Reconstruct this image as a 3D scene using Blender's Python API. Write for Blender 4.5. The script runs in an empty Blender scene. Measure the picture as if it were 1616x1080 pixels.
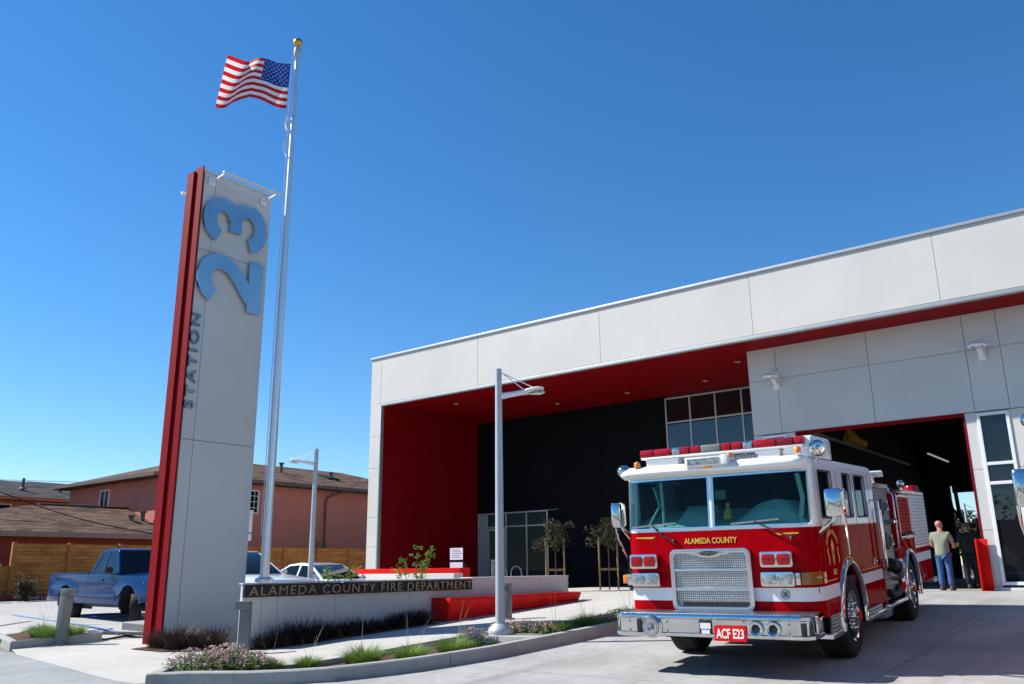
import bpy, bmesh, math, random
from mathutils import Vector, Matrix
random.seed(7)
R_ = math.radians
SC = bpy.context.scene
COL = SC.collection

# ------------------------------------------------------------------ camera, sky, sun
EYE = 1.25
cam = bpy.data.cameras.new('camera'); cam_o = bpy.data.objects.new('camera', cam); COL.objects.link(cam_o)
cam.sensor_fit = 'HORIZONTAL'; cam.sensor_width = 36.0; cam.lens = 36.0*1330/1616
cam.clip_start = 0.1; cam.clip_end = 3000
def _cam():
    pi, ro, yaw = R_(15.139), R_(-0.682), R_(38.0)
    f0 = Vector((-math.sin(yaw), math.cos(yaw), 0)); r0 = Vector((math.cos(yaw), math.sin(yaw), 0)); z = Vector((0,0,1))
    fw = math.cos(pi)*f0 + math.sin(pi)*z; up = -math.sin(pi)*f0 + math.cos(pi)*z
    r = math.cos(ro)*r0 + math.sin(ro)*up; u = -math.sin(ro)*r0 + math.cos(ro)*up
    return Matrix(((r.x,u.x,-fw.x,0),(r.y,u.y,-fw.y,0),(r.z,u.z,-fw.z,EYE),(0,0,0,1)))
cam_o.matrix_world = _cam()
SC.camera = cam_o

SUN_EL, SUN_AZ = R_(42.5), R_(26.0)          # the sun stands to the left (-X), a little on the viewer's side (-Y)
sd = Vector((-math.cos(SUN_EL)*math.cos(SUN_AZ), -math.cos(SUN_EL)*math.sin(SUN_AZ), math.sin(SUN_EL)))
w = bpy.data.worlds.new("World"); SC.world = w; w.use_nodes = True
wn = w.node_tree; wn.nodes.clear()
wo = wn.nodes.new('ShaderNodeOutputWorld'); wb = wn.nodes.new('ShaderNodeBackground'); sk = wn.nodes.new('ShaderNodeTexSky')
sk.sky_type = 'NISHITA'; sk.sun_disc = False; sk.sun_elevation = SUN_EL
sk.sun_rotation = math.atan2(sd.x, sd.y)
sk.altitude = 0; sk.air_density = 1.0; sk.dust_density = 0.0; sk.ozone_density = 6.0
wb.inputs['Strength'].default_value = 0.096
hs = wn.nodes.new('ShaderNodeHueSaturation'); hs.inputs['Saturation'].default_value = 1.2; hs.inputs['Hue'].default_value = .499
wn.links.new(sk.outputs[0], hs.inputs['Color']); wn.links.new(hs.outputs[0], wb.inputs['Color']); wn.links.new(wb.outputs[0], wo.inputs['Surface'])
sl = bpy.data.lights.new('sun', 'SUN'); sl.energy = 5.0; sl.angle = R_(0.53); sl.color = (1.0, 0.95, 0.87)
so = bpy.data.objects.new('sun', sl); COL.objects.link(so); so.location = (-40, -20, 50)
so.rotation_euler = sd.to_track_quat('Z', 'Y').to_euler()
SC.view_settings.view_transform = 'Standard'; SC.view_settings.look = 'None'
SC.view_settings.exposure = 0.75; SC.view_settings.gamma = 1.0

# ------------------------------------------------------------------ ground height of the site (it climbs 5 percent towards the building)
def g(y):
    if y < 4: return -0.27
    if y < 18.5: return .05*(y-9.4)
    if y < 24.5: return .455+(y-18.5)*.145/6
    return .6
def ss(t): t = max(0., min(1., t)); return t*t*(3-2*t)
def g2(x, y):
    k = ss((-16.6-x)/1.5)*ss((y-8.4)/1.2)
    return g(y)*(1-k) + k*(.15+.015*max(0, min(60, -18-x)))
def gw(x, y): return g(y) + .006 + .094*ss((y-6.9)/1.3)*ss((x+12.5)/2.2) if x > -18 else g2(x, y)+.006

# ------------------------------------------------------------------ mesh helpers
WOFF = {}
class MB:
    def __init__(s): s.v = []; s.f = []; s.m = []
    def add(s, vs, fs, mi=0):
        n = len(s.v); s.v += [Vector(v) for v in vs]
        s.f += [tuple(i+n for i in f) for f in fs]; s.m += [mi]*len(fs); return s
    def box(s, x0, x1, y0, y1, z0, z1, mi=0):
        return s.add([(x0,y0,z0),(x1,y0,z0),(x1,y1,z0),(x0,y1,z0),(x0,y0,z1),(x1,y0,z1),(x1,y1,z1),(x0,y1,z1)],
                     [(3,2,1,0),(4,5,6,7),(0,1,5,4),(1,2,6,5),(2,3,7,6),(3,0,4,7)], mi)
    def hexa(s, P, mi=0):
        return s.add(P, [(3,2,1,0),(4,5,6,7),(0,1,5,4),(1,2,6,5),(2,3,7,6),(3,0,4,7)], mi)
    def bar(s, a, b, w=.05, h=None, up=(0,0,1), mi=0):
        a = Vector(a); b = Vector(b); h = h or w; d = (b-a).normalized(); u = Vector(up)
        if abs(d.dot(u)) > .98: u = Vector((1,0,0))
        r = d.cross(u).normalized()*w/2; u = r.cross(d).normalized()*h/2
        return s.hexa([a-r-u, a+r-u, b+r-u, b-r-u, a-r+u, a+r+u, b+r+u, b-r+u], mi)
    def loft(s, rings, cap=True, closed=True, mi=0):
        n = len(rings[0]); base = len(s.v); vs = [Vector(p) for r in rings for p in r]; fs = []
        for i in range(len(rings)-1):
            for j in range(n if closed else n-1):
                k = (j+1) % n
                fs.append((i*n+j, i*n+k, (i+1)*n+k, (i+1)*n+j))
        if cap and closed: fs.append(tuple(reversed(range(n)))); fs.append(tuple(range((len(rings)-1)*n, len(rings)*n)))
        return s.add(vs, fs, mi)
    def tube(s, pts, r, n=10, cap=True, mi=0):
        pts = [Vector(p) for p in pts]; rs = r if isinstance(r, (list, tuple)) else [r]*len(pts); rings = []
        pu = None
        for i, p in enumerate(pts):
            d = (pts[min(i+1, len(pts)-1)] - pts[max(i-1, 0)]).normalized()
            if pu is None:
                pu = Vector((0,0,1)) if abs(d.z) < .9 else Vector((1,0,0))
            x = d.cross(pu).normalized(); pu = x.cross(d).normalized()
            rings.append([p + (x*math.cos(t*2*math.pi/n)+pu*math.sin(t*2*math.pi/n))*rs[i] for t in range(n)])
        return s.loft(rings, cap, True, mi)
    def lathe(s, prof, o=(0,0,0), axis=(0,0,1), n=16, mi=0):
        o = Vector(o); a = Vector(axis).normalized(); q = Vector((1,0,0)) if abs(a.x) < .9 else Vector((0,1,0))
        x = a.cross(q).normalized(); y = a.cross(x).normalized()
        return s.loft([[o + a*h + (x*math.cos(t*2*math.pi/n)+y*math.sin(t*2*math.pi/n))*r for t in range(n)] for r, h in prof], True, True, mi)
    def sphere(s, c, r, n=12, sc=(1,1,1), mi=0):
        c = Vector(c); m = max(4, n//2)
        rings = []
        for i in range(m+1):
            th = math.pi*i/m; rr = max(1e-4, math.sin(th))
            rings.append([c+Vector((rr*math.cos(2*math.pi*j/n)*r*sc[0], rr*math.sin(2*math.pi*j/n)*r*sc[1], -math.cos(th)*r*sc[2])) for j in range(n)])
        return s.loft(rings, True, True, mi)
    def prism(s, poly, o, u, v, d, mi=0):
        """polygon (a,b) -> o + a*u + b*v, extruded by vector d"""
        o = Vector(o); u = Vector(u); v = Vector(v); d = Vector(d); n = len(poly)
        A = [o+u*a+v*b for a, b in poly]; B = [p+d for p in A]
        fs = [tuple(range(n)), tuple(reversed(range(n, 2*n)))] + [(i, n+i, n+(i+1) % n, (i+1) % n) for i in range(n)]
        return s.add(A+B, fs, mi)
    def ring_plate(s, outer, inner, o, u, v, d, mi=0):
        """plate with one hole: outer and inner loops with the same count"""
        o = Vector(o); u = Vector(u); v = Vector(v); d = Vector(d); n = len(outer)
        P = [o+u*a+v*b for a, b in outer]+[o+u*a+v*b for a, b in inner]
        Q = [p+d for p in P]; fs = []
        for i in range(n):
            k = (i+1) % n
            fs += [(i, k, n+k, n+i), (2*n+i, 3*n+i, 3*n+k, 2*n+k), (i, 2*n+i, 2*n+k, k), (n+i, n+k, 3*n+k, 3*n+i)]
        return s.add(P+Q, fs, mi)
    def build(s, name, mats, parent=None, bevel=0, smooth=35, loc=None, seg=2, fix=True):
        if not isinstance(mats, (list, tuple)): mats = [mats]
        off = Vector(loc) if loc is not None else (WOFF.get(parent.name, Vector()) if parent else Vector())
        me = bpy.data.meshes.new(name)
        me.from_pydata([v-off for v in s.v], [], s.f)
        for m in mats: me.materials.append(m)
        if len(mats) > 1: me.polygons.foreach_set('material_index', s.m)
        if fix or bevel:
            bm = bmesh.new(); bm.from_mesh(me)
            if fix: bmesh.ops.recalc_face_normals(bm, faces=bm.faces)
            if bevel:
                ed = [e for e in bm.edges if len(e.link_faces) == 2 and e.calc_face_angle(0) > R_(40)]
                bmesh.ops.bevel(bm, geom=ed, offset=bevel, segments=seg, affect='EDGES', profile=.6, clamp_overlap=True)
            bm.to_mesh(me); bm.free()
        if smooth:
            me.polygons.foreach_set('use_smooth', [True]*len(me.polygons)); me.set_sharp_from_angle(angle=R_(smooth))
        me.update()
        ob = bpy.data.objects.new(name, me); COL.objects.link(ob)
        if parent:
            ob.parent = parent; WOFF[ob.name] = off
        elif loc is not None:
            ob.location = loc; WOFF[ob.name] = off
        return ob

def tag(o, label=None, cat=None, group=None, kind=None):
    if label: o['label'] = label
    if cat: o['category'] = cat
    if group: o['group'] = group
    if kind: o['kind'] = kind
    return o
def thing(name, label, cat, loc=(0,0,0), group=None, world=True):
    o = bpy.data.objects.new(name, None); COL.objects.link(o); o.location = loc; o.empty_display_size = .2
    WOFF[o.name] = Vector(loc) if world else Vector()
    return tag(o, label, cat, group)
def copy_tree(o, parent=None):
    c = o.copy(); COL.objects.link(c)
    if parent: c.parent = parent
    for ch in list(o.children): copy_tree(ch, c)
    return c
def text_mb(body, o, u, v, width=None, height=None, depth=.01, bold=0, shear=0, mi=0, center=False, spacing=1.0):
    """lettering as real geometry: baseline start o, reading direction u, up v (unit), scaled to width/height"""
    cu = bpy.data.curves.new('txt', 'FONT'); cu.body = body; cu.extrude = .5; cu.offset = bold; cu.shear = shear
    cu.resolution_u = 4; cu.space_character = spacing
    ob = bpy.data.objects.new('txt', cu); COL.objects.link(ob)
    dg = bpy.context.evaluated_depsgraph_get(); me = bpy.data.meshes.new_from_object(ob.evaluated_get(dg))
    bpy.data.objects.remove(ob); bpy.data.curves.remove(cu)
    xs = [p.co.x for p in me.vertices]; ys = [p.co.y for p in me.vertices]
    x0, x1, y0, y1 = min(xs), max(xs), min(ys), max(ys)
    sy = height/(y1-y0) if height else None; sx = width/(x1-x0) if width else sy
    if sy is None: sy = sx
    o = Vector(o); u = Vector(u).normalized(); v = Vector(v).normalized(); n = u.cross(v)
    if center: o = o - u*(x1-x0)*sx/2
    mb = MB()
    mb.add([o+u*((p.co.x-x0)*sx)+v*((p.co.y-y0)*sy)+n*((p.co.z+.5)*depth) for p in me.vertices], [tuple(f.vertices) for f in me.polygons], mi)
    bpy.data.meshes.remove(me)
    return mb
def rrect(x0, x1, y0, y1, r, n=4):
    P = []
    for cx, cy, a in ((x1-r,y1-r,0),(x0+r,y1-r,90),(x0+r,y0+r,180),(x1-r,y0+r,270)):
        for i in range(n+1):
            t = R_(a+90*i/n); P.append((cx+r*math.cos(t), cy+r*math.sin(t)))
    return P

# ------------------------------------------------------------------ materials
MC = {}
def nd(nt, t, **k):
    n = nt.nodes.new(t)
    for a, b in k.items():
        if a in n.inputs: n.inputs[a].default_value = b
        else: setattr(n, a, b)
    return n
def base_mat(name):
    m = bpy.data.materials.new(name); m.use_nodes = True; nt = m.node_tree
    return m, nt, nt.nodes['Principled BSDF']
def mat(name, col, rough=.5, metal=0, spec=.4, var=.06, vscale=3.0, bump=0, bscale=60, coat=0, trans=0, emit=None, var2=0, rvar=0, bdist=.01):
    if name in MC: return MC[name]
    m, nt, b = base_mat(name); c = (*col, 1)
    b.inputs['Roughness'].default_value = rough; b.inputs['Metallic'].default_value = metal
    b.inputs['Specular IOR Level'].default_value = spec
    if coat: b.inputs['Coat Weight'].default_value = coat; b.inputs['Coat Roughness'].default_value = .04
    tc = nd(nt, 'ShaderNodeTexCoord')
    if var:
        n = nd(nt, 'ShaderNodeTexNoise', Scale=vscale, Detail=6.0, Roughness=.6); nt.links.new(tc.outputs['Object'], n.inputs['Vector'])
        r = nd(nt, 'ShaderNodeMapRange'); r.inputs['From Min'].default_value = .3; r.inputs['From Max'].default_value = .7
        r.inputs['To Min'].default_value = 1-var; r.inputs['To Max'].default_value = 1+var; nt.links.new(n.outputs['Fac'], r.inputs['Value'])
        mx = nd(nt, 'ShaderNodeMix', data_type='RGBA', blend_type='MULTIPLY'); mx.inputs[0].default_value = 1
        mx.inputs[6].default_value = c; nt.links.new(r.outputs[0], mx.inputs[7]); nt.links.new(mx.outputs[2], b.inputs['Base Color'])
        if rvar:
            r2 = nd(nt, 'ShaderNodeMapRange'); r2.inputs['To Min'].default_value = rough-rvar; r2.inputs['To Max'].default_value = rough+rvar
            nt.links.new(n.outputs['Fac'], r2.inputs['Value']); nt.links.new(r2.outputs[0], b.inputs['Roughness'])
    else: b.inputs['Base Color'].default_value = c
    if bump:
        n2 = nd(nt, 'ShaderNodeTexNoise', Scale=bscale, Detail=4.0); nt.links.new(tc.outputs['Object'], n2.inputs['Vector'])
        bp = nd(nt, 'ShaderNodeBump', Strength=bump, Distance=bdist); nt.links.new(n2.outputs['Fac'], bp.inputs['Height']); nt.links.new(bp.outputs[0], b.inputs['Normal'])
    if emit: b.inputs['Emission Color'].default_value = (*emit[0], 1); b.inputs['Emission Strength'].default_value = emit[1]
    MC[name] = m; return m
def math_n(nt, op, a, b=None):
    n = nd(nt, 'ShaderNodeMath', operation=op)
    for i, q in enumerate((a, b)):
        if q is None: continue
        if isinstance(q, (int, float)): n.inputs[i].default_value = q
        else: nt.links.new(q, n.inputs[i])
    return n.outputs[0]
def concrete(name, col, jx=0, jy=0, ox=0, oy=0, jw=.012, stain=.12, rough=.85, bump=.25, tracks=0, fine=.1):
    m, nt, b = base_mat(name); tc = nd(nt, 'ShaderNodeTexCoord'); sp = nd(nt, 'ShaderNodeSeparateXYZ'); nt.links.new(tc.outputs['Object'], sp.inputs[0])
    n1 = nd(nt, 'ShaderNodeTexNoise', Scale=.55, Detail=8.0, Roughness=.65); nt.links.new(tc.outputs['Object'], n1.inputs['Vector'])
    n2 = nd(nt, 'ShaderNodeTexNoise', Scale=9.0, Detail=8.0, Roughness=.7); nt.links.new(tc.outputs['Object'], n2.inputs['Vector'])
    n3 = nd(nt, 'ShaderNodeTexNoise', Scale=120.0, Detail=3.0); nt.links.new(tc.outputs['Object'], n3.inputs['Vector'])
    def rng(o, lo, hi, a=.3, c=.7):
        r = nd(nt, 'ShaderNodeMapRange'); r.inputs['From Min'].default_value = a; r.inputs['From Max'].default_value = c
        r.inputs['To Min'].default_value = lo; r.inputs['To Max'].default_value = hi; nt.links.new(o, r.inputs['Value']); return r.outputs[0]
    f = math_n(nt, 'MULTIPLY', rng(n1.outputs['Fac'], 1-stain, 1+stain*.6), rng(n2.outputs['Fac'], 1-fine, 1+fine))
    f = math_n(nt, 'MULTIPLY', f, rng(n3.outputs['Fac'], .94, 1.05))
    if tracks:
        cb = nd(nt, 'ShaderNodeCombineXYZ'); nt.links.new(math_n(nt, 'MULTIPLY', sp.outputs[0], 1.5), cb.inputs[0]); nt.links.new(math_n(nt, 'MULTIPLY', sp.outputs[1], .09), cb.inputs[1])
        n4 = nd(nt, 'ShaderNodeTexNoise', Scale=1.0, Detail=5.0, Roughness=.55); nt.links.new(cb.outputs[0], n4.inputs['Vector'])
        f = math_n(nt, 'MULTIPLY', f, rng(n4.outputs['Fac'], 1.0, 1-tracks, .52, .68))
        n5 = nd(nt, 'ShaderNodeTexNoise', Scale=2.6, Detail=4.0, Roughness=.5); nt.links.new(tc.outputs['Object'], n5.inputs['Vector'])
        f = math_n(nt, 'MULTIPLY', f, rng(n5.outputs['Fac'], 1.0, 1-tracks*.9, .62, .72))
        vo = nd(nt, 'ShaderNodeTexVoronoi', feature='DISTANCE_TO_EDGE', Scale=.16); nw = nd(nt, 'ShaderNodeTexNoise', Scale=.9, Detail=6.0)
        nt.links.new(tc.outputs['Object'], nw.inputs['Vector']); mxv = nd(nt, 'ShaderNodeMix', data_type='RGBA', blend_type='ADD'); mxv.inputs[0].default_value = .4
        nt.links.new(tc.outputs['Object'], mxv.inputs[6]); nt.links.new(nw.outputs['Color'], mxv.inputs[7]); nt.links.new(mxv.outputs[2], vo.inputs['Vector'])
        f = math_n(nt, 'MULTIPLY', f, math_n(nt, 'SUBTRACT', 1.0, math_n(nt, 'MULTIPLY', math_n(nt, 'LESS_THAN', vo.outputs['Distance'], .0013), .22)))
    for ax, per, off in ((0, jx, ox), (1, jy, oy)):
        if not per: continue
        t = math_n(nt, 'FRACT', math_n(nt, 'DIVIDE', math_n(nt, 'SUBTRACT', sp.outputs[ax], off), per))
        t = math_n(nt, 'MINIMUM', t, math_n(nt, 'SUBTRACT', 1.0, t))
        k = math_n(nt, 'LESS_THAN', t, jw/per/2*1.0)
        f = math_n(nt, 'MULTIPLY', f, math_n(nt, 'SUBTRACT', 1.0, math_n(nt, 'MULTIPLY', k, .6)))
    mx = nd(nt, 'ShaderNodeMix', data_type='RGBA', blend_type='MULTIPLY'); mx.inputs[0].default_value = 1; mx.inputs[6].default_value = (*col, 1)
    nt.links.new(f, mx.inputs[7]); nt.links.new(mx.outputs[2], b.inputs['Base Color'])
    b.inputs['Roughness'].default_value = rough; b.inputs['Specular IOR Level'].default_value = .3
    bp = nd(nt, 'ShaderNodeBump', Strength=bump, Distance=.004); nt.links.new(math_n(nt, 'ADD', n3.outputs['Fac'], n2.outputs['Fac']), bp.inputs['Height']); nt.links.new(bp.outputs[0], b.inputs['Normal'])
    return m
def foliage(name, c1, c2, rough=.6, trans=.25):
    m, nt, b = base_mat(name); tc = nd(nt, 'ShaderNodeTexCoord')
    n = nd(nt, 'ShaderNodeTexNoise', Scale=7.0, Detail=3.0); nt.links.new(tc.outputs['Object'], n.inputs['Vector'])
    cr = nd(nt, 'ShaderNodeValToRGB'); cr.color_ramp.elements[0].position = .35; cr.color_ramp.elements[1].position = .65
    cr.color_ramp.elements[0].color = (*c1, 1); cr.color_ramp.elements[1].color = (*c2, 1); nt.links.new(n.outputs['Fac'], cr.inputs[0])
    nt.links.new(cr.outputs[0], b.inputs['Base Color']); b.inputs['Roughness'].default_value = rough; b.inputs['Specular IOR Level'].default_value = .3
    t = nd(nt, 'ShaderNodeBsdfTranslucent'); nt.links.new(cr.outputs[0], t.inputs['Color'])
    mx = nd(nt, 'ShaderNodeMixShader'); mx.inputs[0].default_value = trans
    nt.links.new(b.outputs[0], mx.inputs[1]); nt.links.new(t.outputs[0], mx.inputs[2]); nt.links.new(mx.outputs[0], nt.nodes['Material Output'].inputs['Surface'])
    return m
def glass(name, tint=(.55,.75,.75), reflect=1.0, clear=1.0, dark=(.01,.014,.018), ior=1.5):
    """thin pane: tinted transmission (share clear) and dark body, mirror reflection by Fresnel"""
    m, nt, b = base_mat(name); nt.nodes.remove(b)
    tr = nd(nt, 'ShaderNodeBsdfTransparent'); tr.inputs['Color'].default_value = (*tint, 1)
    df = nd(nt, 'ShaderNodeBsdfDiffuse'); df.inputs['Color'].default_value = (*dark, 1)
    gl = nd(nt, 'ShaderNodeBsdfGlossy'); gl.inputs['Roughness'].default_value = .01; gl.inputs['Color'].default_value = (.95,.97,1,1)
    fr = nd(nt, 'ShaderNodeFresnel'); fr.inputs['IOR'].default_value = ior
    geo = nd(nt, 'ShaderNodeNewGeometry'); tc = nd(nt, 'ShaderNodeTexCoord')
    nz = nd(nt, 'ShaderNodeTexNoise', Scale=1.3, Detail=1.0); nt.links.new(tc.outputs['Object'], nz.inputs['Vector'])
    bp = nd(nt, 'ShaderNodeBump', Strength=.05, Distance=.02); nt.links.new(nz.outputs['Fac'], bp.inputs['Height']); nt.links.new(bp.outputs[0], gl.inputs['Normal'])
    mx = nd(nt, 'ShaderNodeMixShader'); mx.inputs[0].default_value = clear; nt.links.new(df.outputs[0], mx.inputs[1]); nt.links.new(tr.outputs[0], mx.inputs[2])
    m2 = nd(nt, 'ShaderNodeMixShader'); nt.links.new(math_n(nt, 'MULTIPLY', fr.outputs[0], reflect), m2.inputs[0])
    nt.links.new(mx.outputs[0], m2.inputs[1]); nt.links.new(gl.outputs[0], m2.inputs[2]); nt.links.new(m2.outputs[0], nt.nodes['Material Output'].inputs['Surface'])
    return m
def grid_mat(name, col, scale, dark=.25, metal=1., rough=.25, ratio=1.0, bump=.6, axes='XZ', crumple=0):
    """woven or punched sheet metal: cells from two sine waves"""
    m, nt, b = base_mat(name); tc = nd(nt, 'ShaderNodeTexCoord'); sp = nd(nt, 'ShaderNodeSeparateXYZ'); nt.links.new(tc.outputs['Object'], sp.inputs[0])
    i = {'X':0,'Y':1,'Z':2}
    a = math_n(nt, 'SINE', math_n(nt, 'MULTIPLY', sp.outputs[i[axes[0]]], scale)); c = math_n(nt, 'SINE', math_n(nt, 'MULTIPLY', sp.outputs[i[axes[1]]], scale*ratio))
    h = math_n(nt, 'MULTIPLY', math_n(nt, 'ABSOLUTE', a), math_n(nt, 'ABSOLUTE', c))
    mx = nd(nt, 'ShaderNodeMix', data_type='RGBA'); nt.links.new(h, mx.inputs[0]); mx.inputs[6].default_value = (*[q for q in col], 1); mx.inputs[7].default_value = (*[q*dark for q in col], 1)
    nt.links.new(mx.outputs[2], b.inputs['Base Color']); b.inputs['Metallic'].default_value = metal; b.inputs['Roughness'].default_value = rough
    bp = nd(nt, 'ShaderNodeBump', Strength=bump, Distance=.01); nt.links.new(h, bp.inputs['Height']); nt.links.new(bp.outputs[0], b.inputs['Normal'])
    if crumple:
        nz = nd(nt, 'ShaderNodeTexNoise', Scale=float(crumple), Detail=3.0, Roughness=.7); nt.links.new(tc.outputs['Object'], nz.inputs['Vector'])
        b2 = nd(nt, 'ShaderNodeBump', Strength=.45, Distance=.012); nt.links.new(nz.outputs['Fac'], b2.inputs['Height']); nt.links.new(b2.outputs[0], bp.inputs['Normal'])
    return m
def shingle(name, c1, c2, c3):
    m, nt, b = base_mat(name); tc = nd(nt, 'ShaderNodeTexCoord'); mp = nd(nt, 'ShaderNodeMapping')
    mp.inputs['Rotation'].default_value = (0, 0, R_(90)); nt.links.new(tc.outputs['Object'], mp.inputs['Vector'])
    br = nd(nt, 'ShaderNodeTexBrick', Scale=1.0); br.inputs['Brick Width'].default_value = .55; br.inputs['Row Height'].default_value = .22
    br.inputs['Mortar Size'].default_value = .012; br.inputs['Color1'].default_value = (*c1, 1); br.inputs['Color2'].default_value = (*c2, 1); br.inputs['Mortar'].default_value = (*[q*.4 for q in c1], 1)
    nt.links.new(mp.outputs[0], br.inputs['Vector'])
    n = nd(nt, 'ShaderNodeTexNoise', Scale=1.7, Detail=5.0); nt.links.new(tc.outputs['Object'], n.inputs['Vector'])
    mx = nd(nt, 'ShaderNodeMix', data_type='RGBA'); mx.inputs[7].default_value = (*c3, 1)
    nt.links.new(math_n(nt, 'MULTIPLY', n.outputs['Fac'], .28), mx.inputs[0]); nt.links.new(br.outputs['Color'], mx.inputs[6]); nt.links.new(mx.outputs[2], b.inputs['Base Color'])
    b.inputs['Roughness'].default_value = .95; b.inputs['Specular IOR Level'].default_value = .1
    return m
def planks(name, c1, c2, row=.14, axis=2):
    """horizontal cedar boards with knots"""
    m, nt, b = base_mat(name); tc = nd(nt, 'ShaderNodeTexCoord'); sp = nd(nt, 'ShaderNodeSeparateXYZ'); nt.links.new(tc.outputs['Object'], sp.inputs[0])
    t = math_n(nt, 'DIVIDE', sp.outputs[axis], row); fr = math_n(nt, 'FRACT', t); fl = math_n(nt, 'FLOOR', t)
    cb = nd(nt, 'ShaderNodeCombineXYZ'); nt.links.new(math_n(nt, 'MULTIPLY', sp.outputs[1], .35), cb.inputs[1]); nt.links.new(math_n(nt, 'MULTIPLY', fl, 7.3), cb.inputs[2])
    n = nd(nt, 'ShaderNodeTexNoise', Scale=2.0, Detail=6.0, Roughness=.7); nt.links.new(cb.outputs[0], n.inputs['Vector'])
    cr = nd(nt, 'ShaderNodeValToRGB'); cr.color_ramp.elements[0].position = .35; cr.color_ramp.elements[1].position = .65
    cr.color_ramp.elements[0].color = (*c1, 1); cr.color_ramp.elements[1].color = (*c2, 1); nt.links.new(n.outputs['Fac'], cr.inputs[0])
    cb2 = nd(nt, 'ShaderNodeCombineXYZ'); nt.links.new(math_n(nt, 'MULTIPLY', sp.outputs[1], 1.0), cb2.inputs[1]); nt.links.new(math_n(nt, 'MULTIPLY', sp.outputs[2], 1.8), cb2.inputs[2])
    vo = nd(nt, 'ShaderNodeTexVoronoi', Scale=3.2); nt.links.new(cb2.outputs[0], vo.inputs['Vector'])
    kn = math_n(nt, 'LESS_THAN', vo.outputs['Distance'], .11)
    gap = math_n(nt, 'LESS_THAN', fr, .09)
    d = math_n(nt, 'SUBTRACT', 1.0, math_n(nt, 'MAXIMUM', math_n(nt, 'MULTIPLY', kn, .65), math_n(nt, 'MULTIPLY', gap, .75)))
    mx = nd(nt, 'ShaderNodeMix', data_type='RGBA', blend_type='MULTIPLY'); mx.inputs[0].default_value = 1
    nt.links.new(cr.outputs[0], mx.inputs[6]); nt.links.new(d, mx.inputs[7]); nt.links.new(mx.outputs[2], b.inputs['Base Color']); b.inputs['Roughness'].default_value = .8
    return m

M = {}
M['drive'] = concrete('driveway_concrete', (.34,.34,.33), jx=5.1, jy=5.0, ox=-3.0, oy=4.2, stain=.26, rough=.75, tracks=.26)
M['walk'] = concrete('walkway_concrete', (.43,.415,.385), jx=0, jy=1.5, ox=0, oy=.35, stain=.1, jw=.01, fine=.06)
M['street'] = concrete('old_pavement_concrete', (.27,.285,.29), jx=1.6, jy=0, ox=.2, stain=.25)
M['lot'] = concrete('parking_concrete', (.37,.365,.35), stain=.12)
M['kerb'] = concrete('kerb_concrete', (.33,.33,.315), stain=.2, jy=3.05, jw=.015)
M['soil'] = mat('bark_mulch', (.10,.055,.028), rough=1, var=.6, vscale=30, bump=1, bscale=40, bdist=.05)
M['earth'] = mat('far_ground', (.18,.17,.15), rough=1, var=.2, vscale=.5)
M['white_panel'] = mat('white_wall_panel', (.555,.54,.505), rough=.5, var=.06, vscale=.35, bump=.12, bscale=.9, bdist=.05, rvar=.08)
M['grey_panel'] = mat('pale_grey_panel', (.535,.52,.495), rough=.5, var=.07, vscale=.4, bump=.12, bscale=.9, bdist=.05, rvar=.08)
M['joint'] = mat('joint_backing', (.22,.22,.22), rough=.9, var=0)  # plain grey backing behind the open panel joints
M['trim'] = mat('galvanised_trim', (.42,.43,.43), rough=.45, metal=.6, var=.06)
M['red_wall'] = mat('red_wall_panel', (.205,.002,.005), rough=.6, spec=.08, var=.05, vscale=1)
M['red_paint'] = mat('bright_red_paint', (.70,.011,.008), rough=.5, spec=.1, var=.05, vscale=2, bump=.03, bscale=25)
M['dark_wall'] = mat('charcoal_panel', (.0055,.0065,.009), rough=.7, spec=.08, var=.12, vscale=.7)
M['alu'] = mat('aluminium_frame', (.55,.55,.57), rough=.4, metal=.5, var=.03)
M['alu_white'] = mat('white_aluminium', (.70,.71,.72), rough=.4, var=.02)
M['steel_brushed'] = mat('brushed_steel', (.46,.475,.50), rough=.25, metal=1, var=.10, vscale=.9, bump=.12, bscale=.9, rvar=.05, bdist=.06)
M['pole'] = mat('flagpole_aluminium', (.70,.71,.73), rough=.35, metal=.75, var=.03)
M['lamp_grey'] = mat('lamp_post_grey', (.40,.43,.46), rough=.45, var=.05, metal=.2)
M['bollard'] = mat('bollard_grey', (.14,.15,.145), rough=.5, var=.06)
M['gold'] = mat('gold_ball', (.62,.40,.10), rough=.3, metal=.9, var=.1)
M['tan_letter'] = mat('tan_metal_letter', (.36,.26,.17), rough=.4, metal=.5, var=.15)
M['black'] = mat('black_plastic', (.012,.012,.013), rough=.5, var=.1)
M['rubber'] = mat('tyre_rubber', (.018,.018,.018), rough=.85, var=.2, vscale=15, bump=.3, bscale=40)
M['chrome'] = mat('chrome', (.62,.61,.59), rough=.06, metal=1, var=.03, vscale=4, bump=.02, bscale=5)
M['bright_alu'] = mat('polished_aluminium', (.62,.63,.65), rough=.18, metal=1, var=.05)
M['tread'] = grid_mat('tread_plate', (.50,.51,.53), 75, dark=.55, rough=.3)
M['pump_panel'] = grid_mat('pump_panel_steel', (.33,.34,.36), 60, dark=.65, rough=.4, axes='YZ')
M['mesh_grille'] = grid_mat('grille_mesh', (.56,.56,.55), 118, dark=.10, rough=.33, bump=.25, crumple=60)
M['truck_red'] = mat('fire_engine_red', (.33,.001,.005), rough=.34, spec=0.0, var=.05, vscale=1.5, coat=.09, bump=.01, bscale=6)
M['truck_white'] = mat('fire_engine_white', (.78,.78,.77), rough=.3, var=.02, coat=.6)
M['reflect_white'] = mat('reflective_stripe', (.72,.73,.75), rough=.45, var=.06, vscale=60)
M['gold_leaf'] = mat('gold_leaf', (.72,.47,.07), rough=.35, metal=.35, var=.12, vscale=20)
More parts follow.
